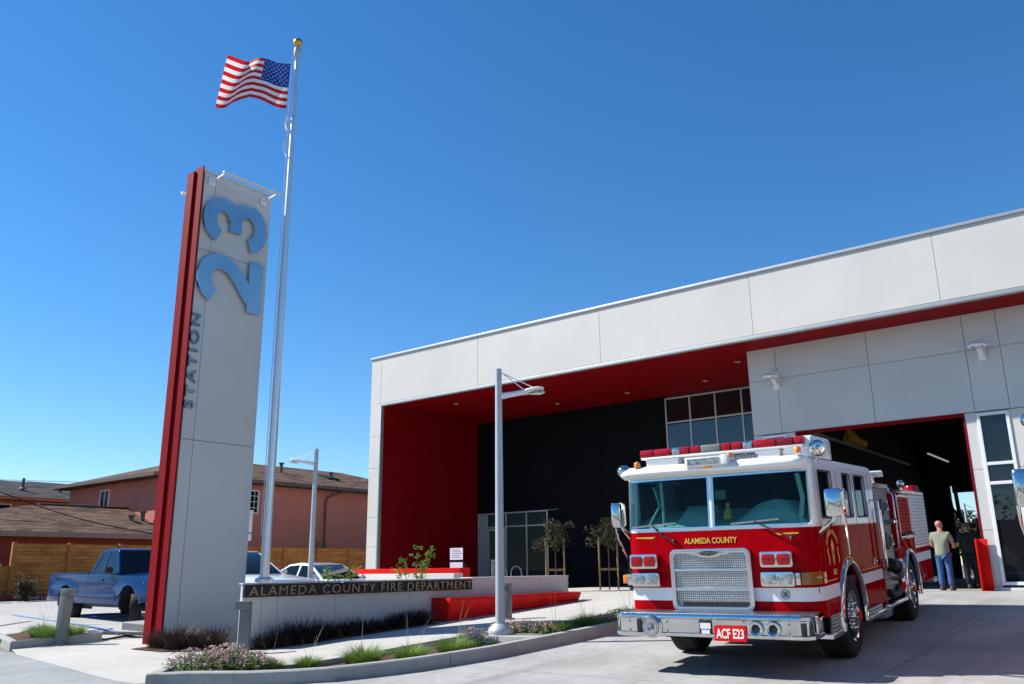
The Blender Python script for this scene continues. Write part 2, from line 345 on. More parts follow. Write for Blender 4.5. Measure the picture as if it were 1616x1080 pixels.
M['red_lens'] = mat('red_lens', (.30,.002,.008), rough=.15, spec=.3, var=.5, vscale=40, coat=.35)
M['red_lens_dark'] = mat('dark_red_lens', (.17,.004,.012), rough=.15, spec=.3, var=.5, vscale=40, coat=.35)
M['amber'] = mat('amber_lens', (.72,.22,.01), rough=.15, var=.15, vscale=40, coat=1)
M['amber_dark'] = mat('dark_amber_lens', (.24,.10,.012), rough=.15, var=.2, vscale=40, coat=1)
M['clear_lens'] = mat('clear_lens', (.42,.44,.45), rough=.14, var=.6, vscale=16, coat=1, metal=.85, bump=.5, bscale=22)
M['plate_white'] = mat('plate_letter_white', (.82,.82,.80), rough=.5, var=0)
M['glass_dark'] = glass('dark_window_glass', clear=.25, tint=(.3,.4,.42), ior=1.55)
M['glass_truck'] = glass('windscreen_glass', tint=(.72,.86,.86), clear=.96, ior=1.5, reflect=.18)
M['glass_car'] = glass('tinted_car_glass', clear=.35, tint=(.28,.32,.33), ior=1.42, reflect=.8)
M['glass_side'] = glass('dark_side_glass', clear=.3, tint=(.3,.36,.36), ior=1.45, reflect=.7)
M['glass_building'] = glass('building_glass', clear=.45, tint=(.35,.42,.45), ior=1.6, reflect=1.25)
M['frosted'] = mat('frosted_pane', (.30,.36,.38), rough=.3, var=.03)
M['teal'] = mat('teal_dashboard', (.26,.52,.49), rough=.7, var=.05)
M['cab_dark'] = mat('cab_interior', (.02,.026,.03), rough=.8, var=.1)
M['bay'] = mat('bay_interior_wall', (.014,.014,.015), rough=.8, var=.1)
M['stucco_pink'] = mat('pink_stucco', (.50,.17,.125), rough=.9, var=.06, vscale=1.5, bump=.3, bscale=60)
M['stucco_rust'] = mat('rust_stucco', (.22,.055,.035), rough=.9, var=.06, bump=.3)
M['stucco_orange'] = mat('orange_stucco', (.46,.19,.08), rough=.9, var=.05)
M['roof_brown'] = shingle('brown_shingle', (.06,.037,.027), (.20,.125,.088), (.10,.07,.055))
M['roof_grey'] = shingle('grey_shingle', (.032,.032,.034), (.095,.092,.09), (.05,.05,.05))
M['gutter'] = mat('brown_gutter', (.10,.075,.06), rough=.6, var=.05)
M['gutter_light'] = mat('taupe_gutter', (.24,.20,.165), rough=.6, var=.05)
M['cedar'] = planks('cedar_boards', (.24,.075,.010), (.50,.19,.032))
M['cedar_post'] = mat('cedar_post', (.33,.13,.028), rough=.8, var=.15, vscale=8)
M['blue_paint'] = mat('pickup_blue', (.002,.026,.105), rough=.22, spec=.09, var=.03, coat=.10)
M['car_white'] = mat('car_white', (.70,.72,.74), rough=.3, var=.02, coat=.8)
M['car_silver'] = mat('car_silver', (.58,.62,.66), rough=.3, var=.02, coat=.8, metal=.2)
M['stake'] = mat('wood_stake', (.27,.17,.06), rough=.8, var=.15, vscale=12)
M['bark'] = mat('tree_bark', (.09,.06,.04), rough=.95, var=.3, vscale=15, bump=.6, bscale=20)
M['leaf'] = foliage('green_leaf', (.05,.13,.02), (.12,.25,.04))
M['leaf_bright'] = foliage('bright_leaf', (.09,.19,.025), (.20,.33,.05))
M['leaf_dull'] = foliage('dull_leaf', (.022,.033,.012), (.065,.055,.022))
M['grass_green'] = foliage('green_grass', (.10,.20,.03), (.22,.34,.07))
M['grass_dark'] = foliage('purple_fountain_grass', (.022,.013,.012), (.06,.033,.026), trans=.1)
M['grass_straw'] = foliage('straw_stalk', (.35,.33,.18), (.50,.46,.28))
M['pink_flower'] = mat('pink_flower', (.58,.40,.38), rough=.8, var=.25, vscale=20)
M['purple_flower'] = mat('purple_flower', (.24,.13,.50), rough=.8, var=.25, vscale=20)
M['skin'] = mat('skin', (.42,.22,.15), rough=.55, var=.06)
M['skin_pink'] = mat('ruddy_skin', (.45,.20,.15), rough=.55, var=.06)
M['olive'] = mat('olive_shirt', (.22,.235,.17), rough=.9, var=.12, vscale=6, bump=.4, bscale=14)
M['jeans'] = mat('blue_jeans', (.032,.085,.22), rough=.9, var=.25, vscale=10, bump=.4, bscale=14)
M['navy'] = mat('dark_green_shirt', (.015,.025,.022), rough=.9, var=.15)
M['dark_cloth'] = mat('dark_trousers', (.012,.013,.016), rough=.9, var=.15)
M['hair'] = mat('grey_brown_hair', (.10,.08,.06), rough=.8, var=.2)
M['shoe'] = mat('brown_shoe', (.05,.03,.02), rough=.6, var=.1)
M['paper'] = mat('paper_sheet', (.62,.60,.70), rough=.8, var=.03)
M['yellow'] = mat('yellow_hose', (.55,.36,.03), rough=.5, var=.1)
M['fluoro'] = mat('fluorescent_tube', (.6,.6,.55), rough=.4, var=0, emit=((1,.93,.75), .18))
M['fire_kerb'] = mat('red_kerb_paint', (.22,.02,.03), rough=.7, var=.15, vscale=4)
M['line_white'] = mat('white_line_paint', (.66,.67,.66), rough=.7, var=.12, vscale=20)
M['line_blue'] = mat('blue_line_paint', (.07,.20,.62), rough=.7, var=.12, vscale=20)

# ------------------------------------------------------------------ setting: ground sheets
def sheet(name, rows, m, zf, dz=0., ncol=12, edge=None):
    """rows: (y, x_left, x_right); a sheet that follows the site's slope"""
    mb = MB(); vs = []
    for y, xl, xr in rows:
        for j in range(ncol+1):
            x = xl+(xr-xl)*j/ncol; vs.append((x, y, zf(x, y)+dz))
    fs = [(i*(ncol+1)+j, i*(ncol+1)+j+1, (i+1)*(ncol+1)+j+1, (i+1)*(ncol+1)+j) for i in range(len(rows)-1) for j in range(ncol)]
    mb.add(vs, fs)
    if edge:                                                  # a vertical face dropped along the right-hand edge
        n = len(rows); e = [Vector(vs[i*(ncol+1)+ncol]) for i in range(n)]
        mb.loft([e, [p-Vector((0,0,edge)) for p in e]], cap=False, closed=False)
    o = mb.build(name, m, smooth=40, fix=False); return tag(o, kind='structure')
def interp(T, y):
    if y <= T[0][0]: return T[0][1]
    for (a, b), (c, d) in zip(T, T[1:]):
        if y <= c: return b+(d-b)*(y-a)/(c-a)
    return T[-1][1]
KERB = [(6.2,-10.9),(6.6,-10.4),(6.95,-9.5),(7.6,-8.85),(8.6,-8.4),(9.9,-8.14),(11.5,-8.08),(13.2,-8.05),(17.,-8.05),(19.5,-8.05)]
WALKE = [(6.5,-11.3),(7.3,-10.95),(7.7,-10.3),(8.2,-9.98),(9.2,-9.94),(11,-9.95),(12.4,-9.6),(14.5,-9.45),(18.,-9.45),(24.,-9.45)]
kx = lambda y: interp(KERB, y)
wx = lambda y: interp(WALKE, y)
def fr(a, b, n): return [a+(b-a)*i/n for i in range(n+1)]
gx = [-400,-150,-80,-60,-50,-45,-42,-40,-38,-36,-34,-30,-26,-22,-20,-18.5,-18,-17.5,-17,-16.5,-14,-10,-6,-2,4,12,30,100,400]
gy = [-400,-100,-40,-10,0,4,5,6,7,8,8.6,9,9.6,11,13,15,18.5,21,24.5,28,34,46,60,100,200,600]
mb = MB()
mb.add([(x, y, g2(x, y)-.03) for y in gy for x in gx], [(j*len(gx)+i, j*len(gx)+i+1, (j+1)*len(gx)+i+1, (j+1)*len(gx)+i) for j in range(len(gy)-1) for i in range(len(gx)-1)])
tag(mb.build('ground', M['earth'], fix=False), kind='structure')
sheet('driveway', [(y, kx(y) if y > 6.2 else -13, 14) for y in [-8,2,4,5,6.0,6.21]+fr(6.5, 24.9, 36)], M['drive'], lambda x, y: g(y), 0, 16)
def apron(x): return 7.28-(x+18.0)*.158
sheet('sidewalk', [(y, -40, -7.5) for y in (-8,2)]+[(y, -40, -9.2) for y in (4,4.6,5.2,5.8)]+[(y, -40, -10.9-(y-6.4)*3.9) for y in (6.1,6.5,6.9,7.2)], M['street'], lambda x, y: g2(x, y), .002, 10)
sheet('road', [(y, -200, 200) for y in (-14,-8.3)], mat('asphalt', (.055,.056,.058), rough=.9, var=.25, vscale=3, bump=.3), lambda x, y: g2(x, y), .006, 20)
# walkway: from the apron line to the building, its right edge drops into the planter
rows = []
for i in range(60):
    y = 6.3+i*(29.7-6.3)/59
    rows.append((y, (-25.3 if y > 19.3 else (-17.4 if y > 8.9 else max(-18.1, -11.5-(y-6.25)/.158))), wx(y) if y < 19.2 else (-9.0 if y < 20 else (-8.0 if y < 24.5 else -9.9))))
sheet('walkway', rows, M['walk'], gw, 0, 14, edge=.16)
sheet('parking_lot', [(y, -34.0, -17.4 if y > 8.6 else -19.6) for y in fr(7.6, 34, 40)], M['lot'], g2, .005, 16)
sheet('planter_soil', [(y, wx(y)-.02, kx(y)) for y in fr(6.7, 19.4, 26)], M['soil'], lambda x, y: g(y), .006+.02, 5)
sheet('bed_soil', [(y, -15.3 if y < 9.0 else -12.99, (-12.45 if y > 9.3 else -12.45-(9.3-y)*1.9)) for y in fr(8.35, 13.45, 12)], M['soil'], gw, .012, 4)
def kerb_run(path, wdt, top, bot, name='kerb', m=None, zf=g2):
    """upright kerb along a list of (x,y); width to the left of travel"""
    P = [Vector((x, y, 0)) for x, y in path]; rings = []
    for i, p in enumerate(P):
        d = (P[min(i+1, len(P)-1)]-P[max(i-1, 0)]).normalized(); n = Vector((-d.y, d.x, 0))
        z = zf(p.x, p.y); q = p+n*wdt; b = .018
        rings.append([Vector((p.x,p.y,z+bot)), Vector((p.x,p.y,z+top-b)), p+n*b+Vector((0,0,z+top)), q-n*b+Vector((0,0,z+top)), Vector((q.x,q.y,z+top-b)), Vector((q.x,q.y,z+bot))])
    mb = MB(); mb.loft(rings); return tag(mb.build(name, m or M['kerb'], smooth=30), kind='structure')
kerb_run([(kx(y), y) for y in fr(6.2, 19.5, 40)], .16, .17, -.1, zf=lambda x, y: g(y))
kerb_run([(-11.35,6.72),(-11.05,6.35),(-10.86,6.2)], .16, .165, -.1)
kerb_run([(-20.2,8.0),(-17.97,7.42),(-17.36,8.87)], .16, .15, -.1)
sheet('planter_soil', [(7.7,-20.3,-18.2),(8.05,-20.3,-17.9),(8.5,-20.3,-17.75),(8.85,-20.3,-17.6)], M['soil'], lambda x, y: g2(x, y)+.10, 0, 8)
kerb_run([(-18.0,9.6),(-16.2,10.2)], .7, .14, -.1)
# lamp footing on the kerb, red fire-lane kerb, drain, painted lines
mb = MB(); mb.box(-9.55,-8.25,11.05,11.75,-.1,.235); tag(mb.build('lamp_footing', M['kerb'], bevel=.015), kind='structure')
fk = kerb_run([(-33.55,y) for y in fr(9, 33, 24)], .4, .17, -.1, m=M['fire_kerb'])
tm = text_mb('FIRE LANE - NO PARKING', (-33.535,14.25,g2(-33,14.5)+.06), (0,1,0), (0,0,1), width=2.5, height=.085, depth=.01)
# lettering reads from left to right for someone in the lot
tag(tm.build('kerb_lettering', M['line_white']), kind='structure')
mb = MB()
for i in range(60): mb.box(-18.3+i*.028,-18.285+i*.028,9.05+i*.009,9.2+i*.009,g2(-18,9.1)-.02,g2(-18,9.1)+.035)
tag(mb.build('drain_grate', M['bollard']), kind='structure')
def stripe(name, pts, wd, m, dz=.012):
    mb = MB()
    for (a, b) in pts:
        a = Vector((*a, 0)); b = Vector((*b, 0)); d = (b-a).normalized(); n = Vector((-d.y, d.x, 0))*wd/2; k = max(2, int((b-a).length/.5))
        L = [a+(b-a)*i/k for i in range(k+1)]
        mb.loft([[q-n+Vector((0,0,g2(q.x,q.y)+dz)) for q in L], [q+n+Vector((0,0,g2(q.x,q.y)+dz)) for q in L]], cap=False, closed=False)
    return tag(mb.build(name, m, fix=False), kind='structure')
stripe('parking_line', [((-24.6,10.15),(-17.5,9.3))], .10, M['line_blue'])
stripe('parking_line', [((-24.6,12.9),(-17.9,12.1)),((-24.6,15.8),(-18,15.1)),((-24.6,18.8),(-18,18.2))], .10, M['line_white'])
stripe('parking_line', [((-22.7,8.95),(-21.4,10.3)),((-20.9,8.85),(-19.6,10.0)),((-19.1,8.9),(-18.3,9.55))], .12, M['line_white'])
mb = MB(); zz = g2(-22.5,11.5)
mb.box(-23.2,-21.9,11.0,12.0,zz-.02,zz+.045); tag(mb.build('parking_symbol_square', M['line_blue']), kind='structure')

# ------------------------------------------------------------------ the fire station
def fr_text(*a, **k): return text_mb(*a, **k)
FS = thing('fire_station', 'modern white and red fire station with deep red entrance recess and open vehicle bay', 'fire station', (-15, 24, .6))
YF, YG, YD = 23.6, 25.0, 29.73
ZS, ZT, ZF = 7.85, 9.86, .6
# fascia: panels with open joints over a dark backing
mb = MB(); xs = [-25.95,-25.36,-20.1,-14.65,-9.27,-4.12,1.3,6.7,12]
for a, b in zip(xs, xs[1:]): mb.box(a+.005, b-.005, YF, YF+.05, ZS+.10, ZT)
zc = [.55,2.2,3.35,5.3,6.6,ZS+.10]
for a, b in zip(zc, zc[1:]): mb.box(-25.943, -25.367, YF, YF+.05, a+.006, b-.006)
for a, b in zip(zc, zc[1:]): mb.box(-25.95, -25.902, YF+.057, 30.2, a+.006, b-.006)
mb.box(-25.95, -25.90, YF+.057, 46, ZS+.10, ZT)
mb.build('fascia', M['white_panel'], FS, bevel=.004, seg=1)
mb = MB(); mb.box(-25.90, 12, YF+.05, YF+.14, ZS+.04, ZT-.02); mb.box(-25.90, -25.40, YF+.05, 30.2, .5, ZS+.03); mb.box(-25.90, -25.8, YF+.15, 45.9, ZS+.04, ZT-.02)
mb.build('wall', M['joint'], FS)
mb = MB(); mb.box(-26.0, 12.1, YF-.05, YF+.3, ZT+.003, ZT+.09); mb.box(-26.0, -25.6, YF+.31, 46, ZT+.003, ZT+.09)
mb.build('roof_coping', M['trim'], FS, bevel=.01)
mb = MB(); mb.box(-25.7, 12, YF+.32, 46, ZT-.1, ZT-.02); mb.build('roof', M['bay'], FS)
mb = MB(); mb.box(-25.35, 12, YF-.012, YF+.16, ZS-.02, ZS+.085); mb.box(-25.362, -25.30, YF-.012, YF+.16, .55, ZS-.025)
mb.build('metal_edge', M['trim'], FS, bevel=.006)
mb = MB()
n = 38
for i in range(n): mb.box(-25.30+i*37.3/n+.004, -25.30+(i+1)*37.3/n-.004, YF+.165, 29.9, ZS, ZS+.05)
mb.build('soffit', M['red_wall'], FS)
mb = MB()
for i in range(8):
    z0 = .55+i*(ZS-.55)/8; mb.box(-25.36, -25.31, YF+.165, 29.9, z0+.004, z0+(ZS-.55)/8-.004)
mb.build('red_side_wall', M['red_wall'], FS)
for x, y in ((-19.58,28.05),(-16.27,28.05),(-13.0,28.05),(-10.87,26.07),(-22.7,28.05),(-22.7,25.3)):
    mb = MB(); mb.lathe([(.05,-.002),(.11,-.002),(.115,-.02),(.085,-.025),(.07,.015),(.0,.018)], (x, y, ZS), n=18)
    d = mb.build('downlight', M['trim'], FS)
# charcoal back wall
XD1, XW0 = -15.75, -15.57
mb = MB(); ys = [.55,2.5,ZS]
cols = [-25.31,-21.40,-18.6,XD1]
for a, b in zip(cols, cols[1:]):
    for z0, z1 in ((3.72,5.75),(5.75,ZS)):
        mb.box(a+.006, b-.006, YD, YD+.12, z0+.006, z1-.006)
    if a > -21.5: mb.box(a+.006, b-.006, YD, YD+.12, .5, 3.714)
mb.box(XD1, XW0-.02, YD, YD+.12, .5, ZS-.006); mb.box(XW0-.02, -10.1, YD, YD+.12, .5, 4.6)
mb.box(-25.3, XD1, YD+.125, YD+.2, 3.74, ZS)
mb.build('charcoal_wall', M['dark_wall'], FS, bevel=.004, seg=1)
mb = MB(); mb.box(-24.6, -21.0, YD-.02, YD-.004, 5.0, 6.55); mb.build('wall_vent', M['dark_wall'], FS, bevel=.005)
# upper window band
def window_grid(xa, xv, xb, za, zh, zb, y, w=.055, mfr=None, mgl=None, depth=.10, name='window'):
    mb = MB(); zz = [za]+zh+[zb]; xx = [xa]+xv+[xb]
    for x in xx: mb.box(x-w/2, x+w/2, y, y+depth, za-w/2, zb+w/2)
    for z in zz:
        for a, b in zip(xx, xx[1:]): mb.box(a+w/2, b-w/2, y+.004, y+depth-.004, z-w/2, z+w/2)
    fr_ = mb.build(name, mfr or M['alu'], FS, bevel=.004, seg=1)
    for a, b in zip(xx, xx[1:]):
        for c, d in zip(zz, zz[1:]):
            g_ = MB(); g_.box(a+w/2-.005, b-w/2+.005, y+.04, y+.052, c+w/2-.005, d-w/2+.005); g_.build('pane', mgl or M['glass_building'], fr_)
    return fr_
window_grid(-15.54, [-14.5,-13.44,-12.37,-11.3], -10.13, 4.65, [5.7,6.78], 7.74, YD)
# entrance glazing
sf = window_grid(-25.27, [-24.77,-23.68,-22.55], -21.44, .64, [3.10], 3.69, YD-.02, w=.06, name='storefront', mgl=M['glass_side'])
for a, b, z0, z1 in ((-25.22,-24.81,.7,3.06),(-25.22,-24.81,3.14,3.65)):
    mb = MB(); mb.box(a, b, YD+.002, YD+.016, z0, z1); mb.build('frosted_pane', M['frosted'], FS)
mb = MB(); mb.ring_plate([(-24.73,.64),(-23.72,.64),(-23.72,3.05),(-24.73,3.05)], [(-24.62,.78),(-23.83,.78),(-23.83,2.93),(-24.62,2.93)], (0,YD-.055,0), (1,0,0), (0,0,1), (0,.034,0))
dr = mb.build('door', M['alu'], FS, bevel=.004); mb = MB(); mb.tube([(-23.86,YD-.10,1.3),(-23.86,YD-.10,2.1)], .016); mb.build('door_handle', M['chrome'], dr)
# lobby behind the glass
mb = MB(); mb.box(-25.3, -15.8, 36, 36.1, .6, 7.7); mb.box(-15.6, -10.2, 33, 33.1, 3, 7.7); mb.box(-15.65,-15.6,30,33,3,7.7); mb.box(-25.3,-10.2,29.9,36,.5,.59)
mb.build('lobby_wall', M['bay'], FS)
mb = MB(); mb.box(-22.6, -21.6, 33.2, 33.9, .6, 1.7); mb.box(-22.7,-21.5,33.1,34,1.71,1.76); mb.build('warm_reflection_block', M['cedar_post'], FS)  # added wood block, gives the right pane its warm orange reflection tone
mb = MB(); mb.box(-14.1, -11.6, 31.6, 31.7, 7.15, 7.22); mb.build('ceiling_light', M['fluoro'], FS)
# garage front
doors = [(-8.75,-4.27),(-2.68,1.80),(3.4,7.88)]
jx = [-10.1,-9.2,-6.48,-3.95,-3.13,-.45,2.2,3.0,5.6,8.5,12]
mb = MB()
for a, b in zip(jx, jx[1:]):
    for z0, z1 in ((5.16,6.84),(6.84,ZS)): mb.box(a+.006, b-.006, YG, YG+.06, z0+.006, z1-.004)
piers = [(-10.1,-8.80,-9.75,-9.10),(-4.22,-2.73,-3.90,-3.22),(1.85,3.35,2.2,2.9)]
for a, b, wa, wb in piers:
    for z0, z1 in ((.66,2.1),(2.1,3.65),(3.65,5.15)):
        mb.box(a+.004, wa-.04, YG+.001, YG+.06, z0+.005, z1-.005); mb.box(wb+.04, b-.004, YG+.001, YG+.06, z0+.005, z1-.005)
mb.box(-10.1,-10.05,YG+.065,YD,.6,ZS-.004)
mb.build('garage_front', M['grey_panel'], FS, bevel=.004, seg=1)
mb = MB(); mb.box(-10.04, 12, YG+.062, YG+.16, 5.12, ZS)
for a, b, wa, wb in piers: mb.box(a+.01, wa-.04, YG+.062, YG+.3, .6, 5.11); mb.box(wb+.04, b-.01, YG+.062, YG+.3, .6, 5.11)
mb.build('garage_backing', M['joint'], FS)
for a, b, wa, wb in piers:
    window_grid(wa, [], wb, .78, [3.28,3.78], 5.08, YG-.03, w=.08, mfr=M['alu_white'], mgl=M['glass_dark'])
    mb = MB(); mb.box(wa-.25, wb+.25, YG-.10, YG-.002, .45, .68); mb.build('window_plinth', M['white_panel'], FS, bevel=.008)
for a, b in doors:
    mb = MB(); mb.box(a-.045, a, YG-.012, YG+.34, .6, 5.10); mb.box(b, b+.045, YG-.012, YG+.34, .6, 5.10); mb.box(a-.045, b+.045, YG-.012, YG+.34, 5.102, 5.155)
    mb.build('bay_door_frame', M['red_wall'], FS)
# bay interior, open at the back
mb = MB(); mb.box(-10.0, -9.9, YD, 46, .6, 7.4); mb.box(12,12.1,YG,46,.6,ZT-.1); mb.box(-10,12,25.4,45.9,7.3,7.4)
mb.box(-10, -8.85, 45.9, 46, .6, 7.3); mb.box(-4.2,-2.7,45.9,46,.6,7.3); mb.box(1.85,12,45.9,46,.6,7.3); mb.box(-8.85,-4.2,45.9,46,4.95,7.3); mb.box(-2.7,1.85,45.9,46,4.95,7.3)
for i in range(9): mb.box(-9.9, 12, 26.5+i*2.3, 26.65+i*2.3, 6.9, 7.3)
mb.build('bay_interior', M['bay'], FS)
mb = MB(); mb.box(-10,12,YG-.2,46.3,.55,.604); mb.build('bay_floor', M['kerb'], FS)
for xx in (-8.75,-4.3,-2.6,1.8):
    mb = MB(); mb.box(xx-.04, xx+.04, 25.5, 38, 5.25, 5.33); mb.build('door_track', M['trim'], FS)
for (x, y0, y1, z_) in ((-8.05,38.4,42.2,5.72),):
    mb = MB(); mb.box(x-.035,x+.035,y0,y1,z_,z_+.05); mb.build('ceiling_light', M['fluoro'], FS)
mb = MB(); mb.box(-8.7,-4.3,45.5,45.6,4.6,4.95); mb.tube([(-8.3,44,5.0),(-8.25,44,3.6),(-8.0,44,2.4),(-7.95,44,1.2)], .09, 8); mb.tube([(-8.6,44,5.0),(-8.5,44,3.8),(-7.9,44,2.6)], .06, 8)
mb.build('exhaust_hose', M['black'], FS)
mb = MB(); mb.tube([(-9.3,32,6.1),(-9.2,32,5.8),(-9.0,32.1,5.65),(-8.75,32.2,5.5)], [.12,.19,.17,.13], 10); mb.lathe([(.25,0),(.27,.06),(.25,.12)], (-9.25,32,5.8), (0,1,0))
mb.build('exhaust_reel', M['yellow'], FS)
# wall lamps on the garage front
def wall_lamp(x, label):
    t = thing('wall_lamp', label, 'wall lamp', (x, YG, 6.75), 'dish lamps on the garage front')
    mb = MB(); mb.box(x-.10, x+.10, YG-.05, YG-.004, 6.5, 7.05); mb.build('bracket', M['alu_white'], t, bevel=.01)
    mb = MB(); mb.hexa([(x-.06,YG-.05,6.62),(x+.06,YG-.05,6.62),(x+.05,YG-.04,6.80),(x-.05,YG-.04,6.80),(x-.06,YG-.42,6.80),(x+.06,YG-.42,6.80),(x+.05,YG-.40,6.87),(x-.05,YG-.40,6.87)])
    mb.tube([(x,YG-.03,7.0),(x,YG-.5,6.9)], .012, 6); mb.build('arm', M['alu_white'], t, bevel=.006)
    mb = MB(); mb.lathe([(.0,.10),(.10,.095),(.20,.05),(.24,.0),(.22,-.03),(.16,-.035)], (x, YG-.52, 6.82), n=24); h = mb.build('lamp_shade', M['alu_white'], t)
    mb = MB(); mb.lathe([(.155,-.034),(.12,-.07),(.0,-.085)], (x, YG-.52, 6.82), n=20); mb.build('lens', M['clear_lens'], h)
wall_lamp(-9.22, 'white dish lamp high on the garage wall at the left end of the bay opening')
wall_lamp(-3.58, 'white dish lamp on the garage wall above the tall narrow pier window')
# red steel door guard
mb = MB(); mb.box(-4.36,-4.33,24.62,24.93,.585,1.88); mb.box(-4.328,-4.12,24.90,24.93,.585,1.88); mb.box(-4.328,-4.12,24.62,24.897,.585,.612)
tag(mb.build('door_guard', M['red_paint'], loc=(-4.3,24.8,.6), bevel=.004), 'red steel angle guard standing at the foot of the bay door jamb', 'door guard')

# ------------------------------------------------------------------ sign tower
T = thing('sign_tower', 'tall white and red sign tower with brushed steel numerals 23 and the word STATION', 'sign tower', (-15.6, 9.8, -.02))
X0, X1, Y0, Y1, TZ = -15.87, -15.37, 9.0, 10.72, 9.62
mb = MB()
for a, b in ((Y0,9.28),(9.28,Y1)):
    for c, d in ((.02,3.84),(3.84,7.86),(7.86,TZ)):
        mb.box(X1-.04, X1, a+.005, b-.005, c+.005, d-.005); mb.box(X0, X0+.04, a+.005, b-.005, c+.005, d-.005)
for c, d in ((.02,3.84),(3.84,7.86),(7.86,TZ)): mb.box(X0+.045, X1-.045, Y1-.045, Y1-.005, c+.005, d-.005)
mb.build('panel', M['white_panel'], T, bevel=.004, seg=1)
mb = MB(); mb.box(X0+.041, X1-.041, Y0, Y1-.05, -.1, TZ-.03); mb.build('core', M['joint'], T)
mb = MB(); mb.box(X0-.02, X1+.02, Y0-.02, Y1+.02, TZ+.002, TZ+.05); mb.build('cap', M['white_panel'], T, bevel=.006)
mb = MB()   # red steel channel on the narrow face
mb.box(X0-.02, X0+.235, 8.90, 8.925, -.04, TZ+.06); mb.box(X0-.02, X0+.005, 8.927, 8.985, -.04, TZ+.06); mb.box(X0+.21, X0+.235, 8.927, 8.985, -.04, TZ+.06)
mb.box(X0+.26, X1+.02, 8.945, 8.97, .0, TZ+.12); mb.box(X0+.24, X0+.258, 8.945, 8.985, .0, TZ+.12)
mb.build('red_channel', M['red_wall'], T, bevel=.004, seg=1)
mb = MB(); mb.box(X0+.05,X1-.05,9.05,Y1-.1,-.25,.0); mb.build('footing', M['kerb'], T)
def stroke(mb, pts, wd, d, m):
    """thick flat stroke in glyph space, mapped by m(x,y,depth)"""
    P = [Vector((p[0], p[1])) for p in pts]; L = []; Rr = []
    for i, p in enumerate(P):
        t = (P[min(i+1, len(P)-1)]-P[max(i-1, 0)]).normalized(); n = Vector((-t.y, t.x))*wd/2; L.append(p+n); Rr.append(p-n)
    rings = [[m(L[i].x, L[i].y, 0), m(Rr[i].x, Rr[i].y, 0), m(Rr[i].x, Rr[i].y, d), m(L[i].x, L[i].y, d)] for i in range(len(P))]
    mb.loft(rings)
def arc(cx, cy, rx, ry, a0, a1, n=22): return [(cx+rx*math.cos(R_(a0+(a1-a0)*i/n)), cy+ry*math.sin(R_(a0+(a1-a0)*i/n))) for i in range(n+1)]
def gm(z0, y1): return lambda x, y, d: Vector((X1+.05+d, y1-y, z0+x))
mb = MB(); m_ = gm(6.72, 10.55)                                     # numeral 2: reads upward, its top towards the left
pts = arc(.55,1.05,.40,.36,158,-8)
pts += [(.93-.12*t*1.0-.0, .98-.1*t) for t in ()]
pts += [(.91,.86),(.82,.71),(.69,.58),(.55,.47),(.42,.37),(.31,.27),(.22,.16)]
stroke(mb, pts, .325, .05, m_); stroke(mb, [(.0,.17),(1.17,.17)], .33, .048, m_)
mb.build('numeral', M['steel_brushed'], T)
mb = MB(); m_ = gm(8.06, 10.60)
stroke(mb, arc(.55,1.12,.37,.32,165,-75), .315, .05, m_)
stroke(mb, arc(.56,.50,.40,.335,88,-168), .32, .048, m_); stroke(mb, [(.36,.80),(.66,.80)], .28, .046, m_)
mb.build('numeral', M['steel_brushed'], T)
for i in range(7):
    pass
tm = text_mb('STATION', (X1+.045, 9.19, 4.45), (0,0,1), (0,-1,0), width=1.98, height=.205, depth=-.05, bold=.016, spacing=1.35)
tm.build('lettering', mat('dull_steel_letter', (.22,.235,.26), rough=.35, metal=1, var=.2, vscale=3), T)
for side, xs_ in ((1, X1), (-1, X0)):
    mb = MB(); xo = xs_+side*.55; z_ = 9.42
    for y_ in (9.17, 10.49):
        mb.bar((xs_, y_, z_), (xo, y_, z_+.05), .035, .035); mb.box(min(xs_, xs_+side*.05), max(xs_, xs_+side*.05), y_-.08, y_+.08, z_-.09, z_+.09)
    mb.bar((xo, 9.10, z_+.05), (xo, 10.56, z_+.05), .07, .05); mb.build('sign_light', M['alu_white'], T, bevel=.006)

# ------------------------------------------------------------------ flagpole and flag
px_, py_ = -15.17, 11.03
FP = thing('flagpole', 'tall tapered aluminium flagpole behind the sign wall with a gold ball on top', 'flagpole', (px_, py_, .1))
mb = MB(); mb.tube([(px_,py_,.05),(px_,py_,7.2)], [.098,.082], 20); mb.tube([(px_,py_,7.2),(px_,py_,7.24)], [.094,.094], 20); mb.tube([(px_,py_,7.24),(px_,py_,13.4)], [.080,.050], 20); mb.build('pole', M['pole'], FP)
mb = MB(); mb.lathe([(.19,.0),(.19,.05),(.15,.09),(.11,.1),(.11,.12)], (px_,py_,1.07), n=24); mb.build('collar', M['pole'], FP)
mb = MB(); mb.lathe([(.065,0),(.085,.04),(.085,.22),(.05,.26),(.02,.3)], (px_,py_,13.4), n=18); mb.build('truck_cap', M['trim'], FP)
mb = MB(); mb.sphere((px_,py_,13.80), .115, 20); mb.build('finial', M['gold'], FP)
mb = MB(); q = Vector((px_-.10, py_-.08, 0))
mb.tube([(q.x+.04,q.y,13.45),(q.x,q.y,13.2),(q.x-.01,q.y,11.9),(q.x,q.y,11.0),(q.x+.01,q.y,7),(q.x,q.y,2.0)], .009, 5); mb.tube([(q.x+.02,q.y,11.75),(q.x-.05,q.y,11.6),(q.x+.02,q.y,11.4)], .035, 8)
mb.tube([(q.x,q.y,11.3),(q.x-.05,q.y-.02,11.1),(q.x-.03,q.y,10.85),(q.x+.05,q.y,10.7)], .02, 6)
mb.build('halyard', M['paper'], FP)
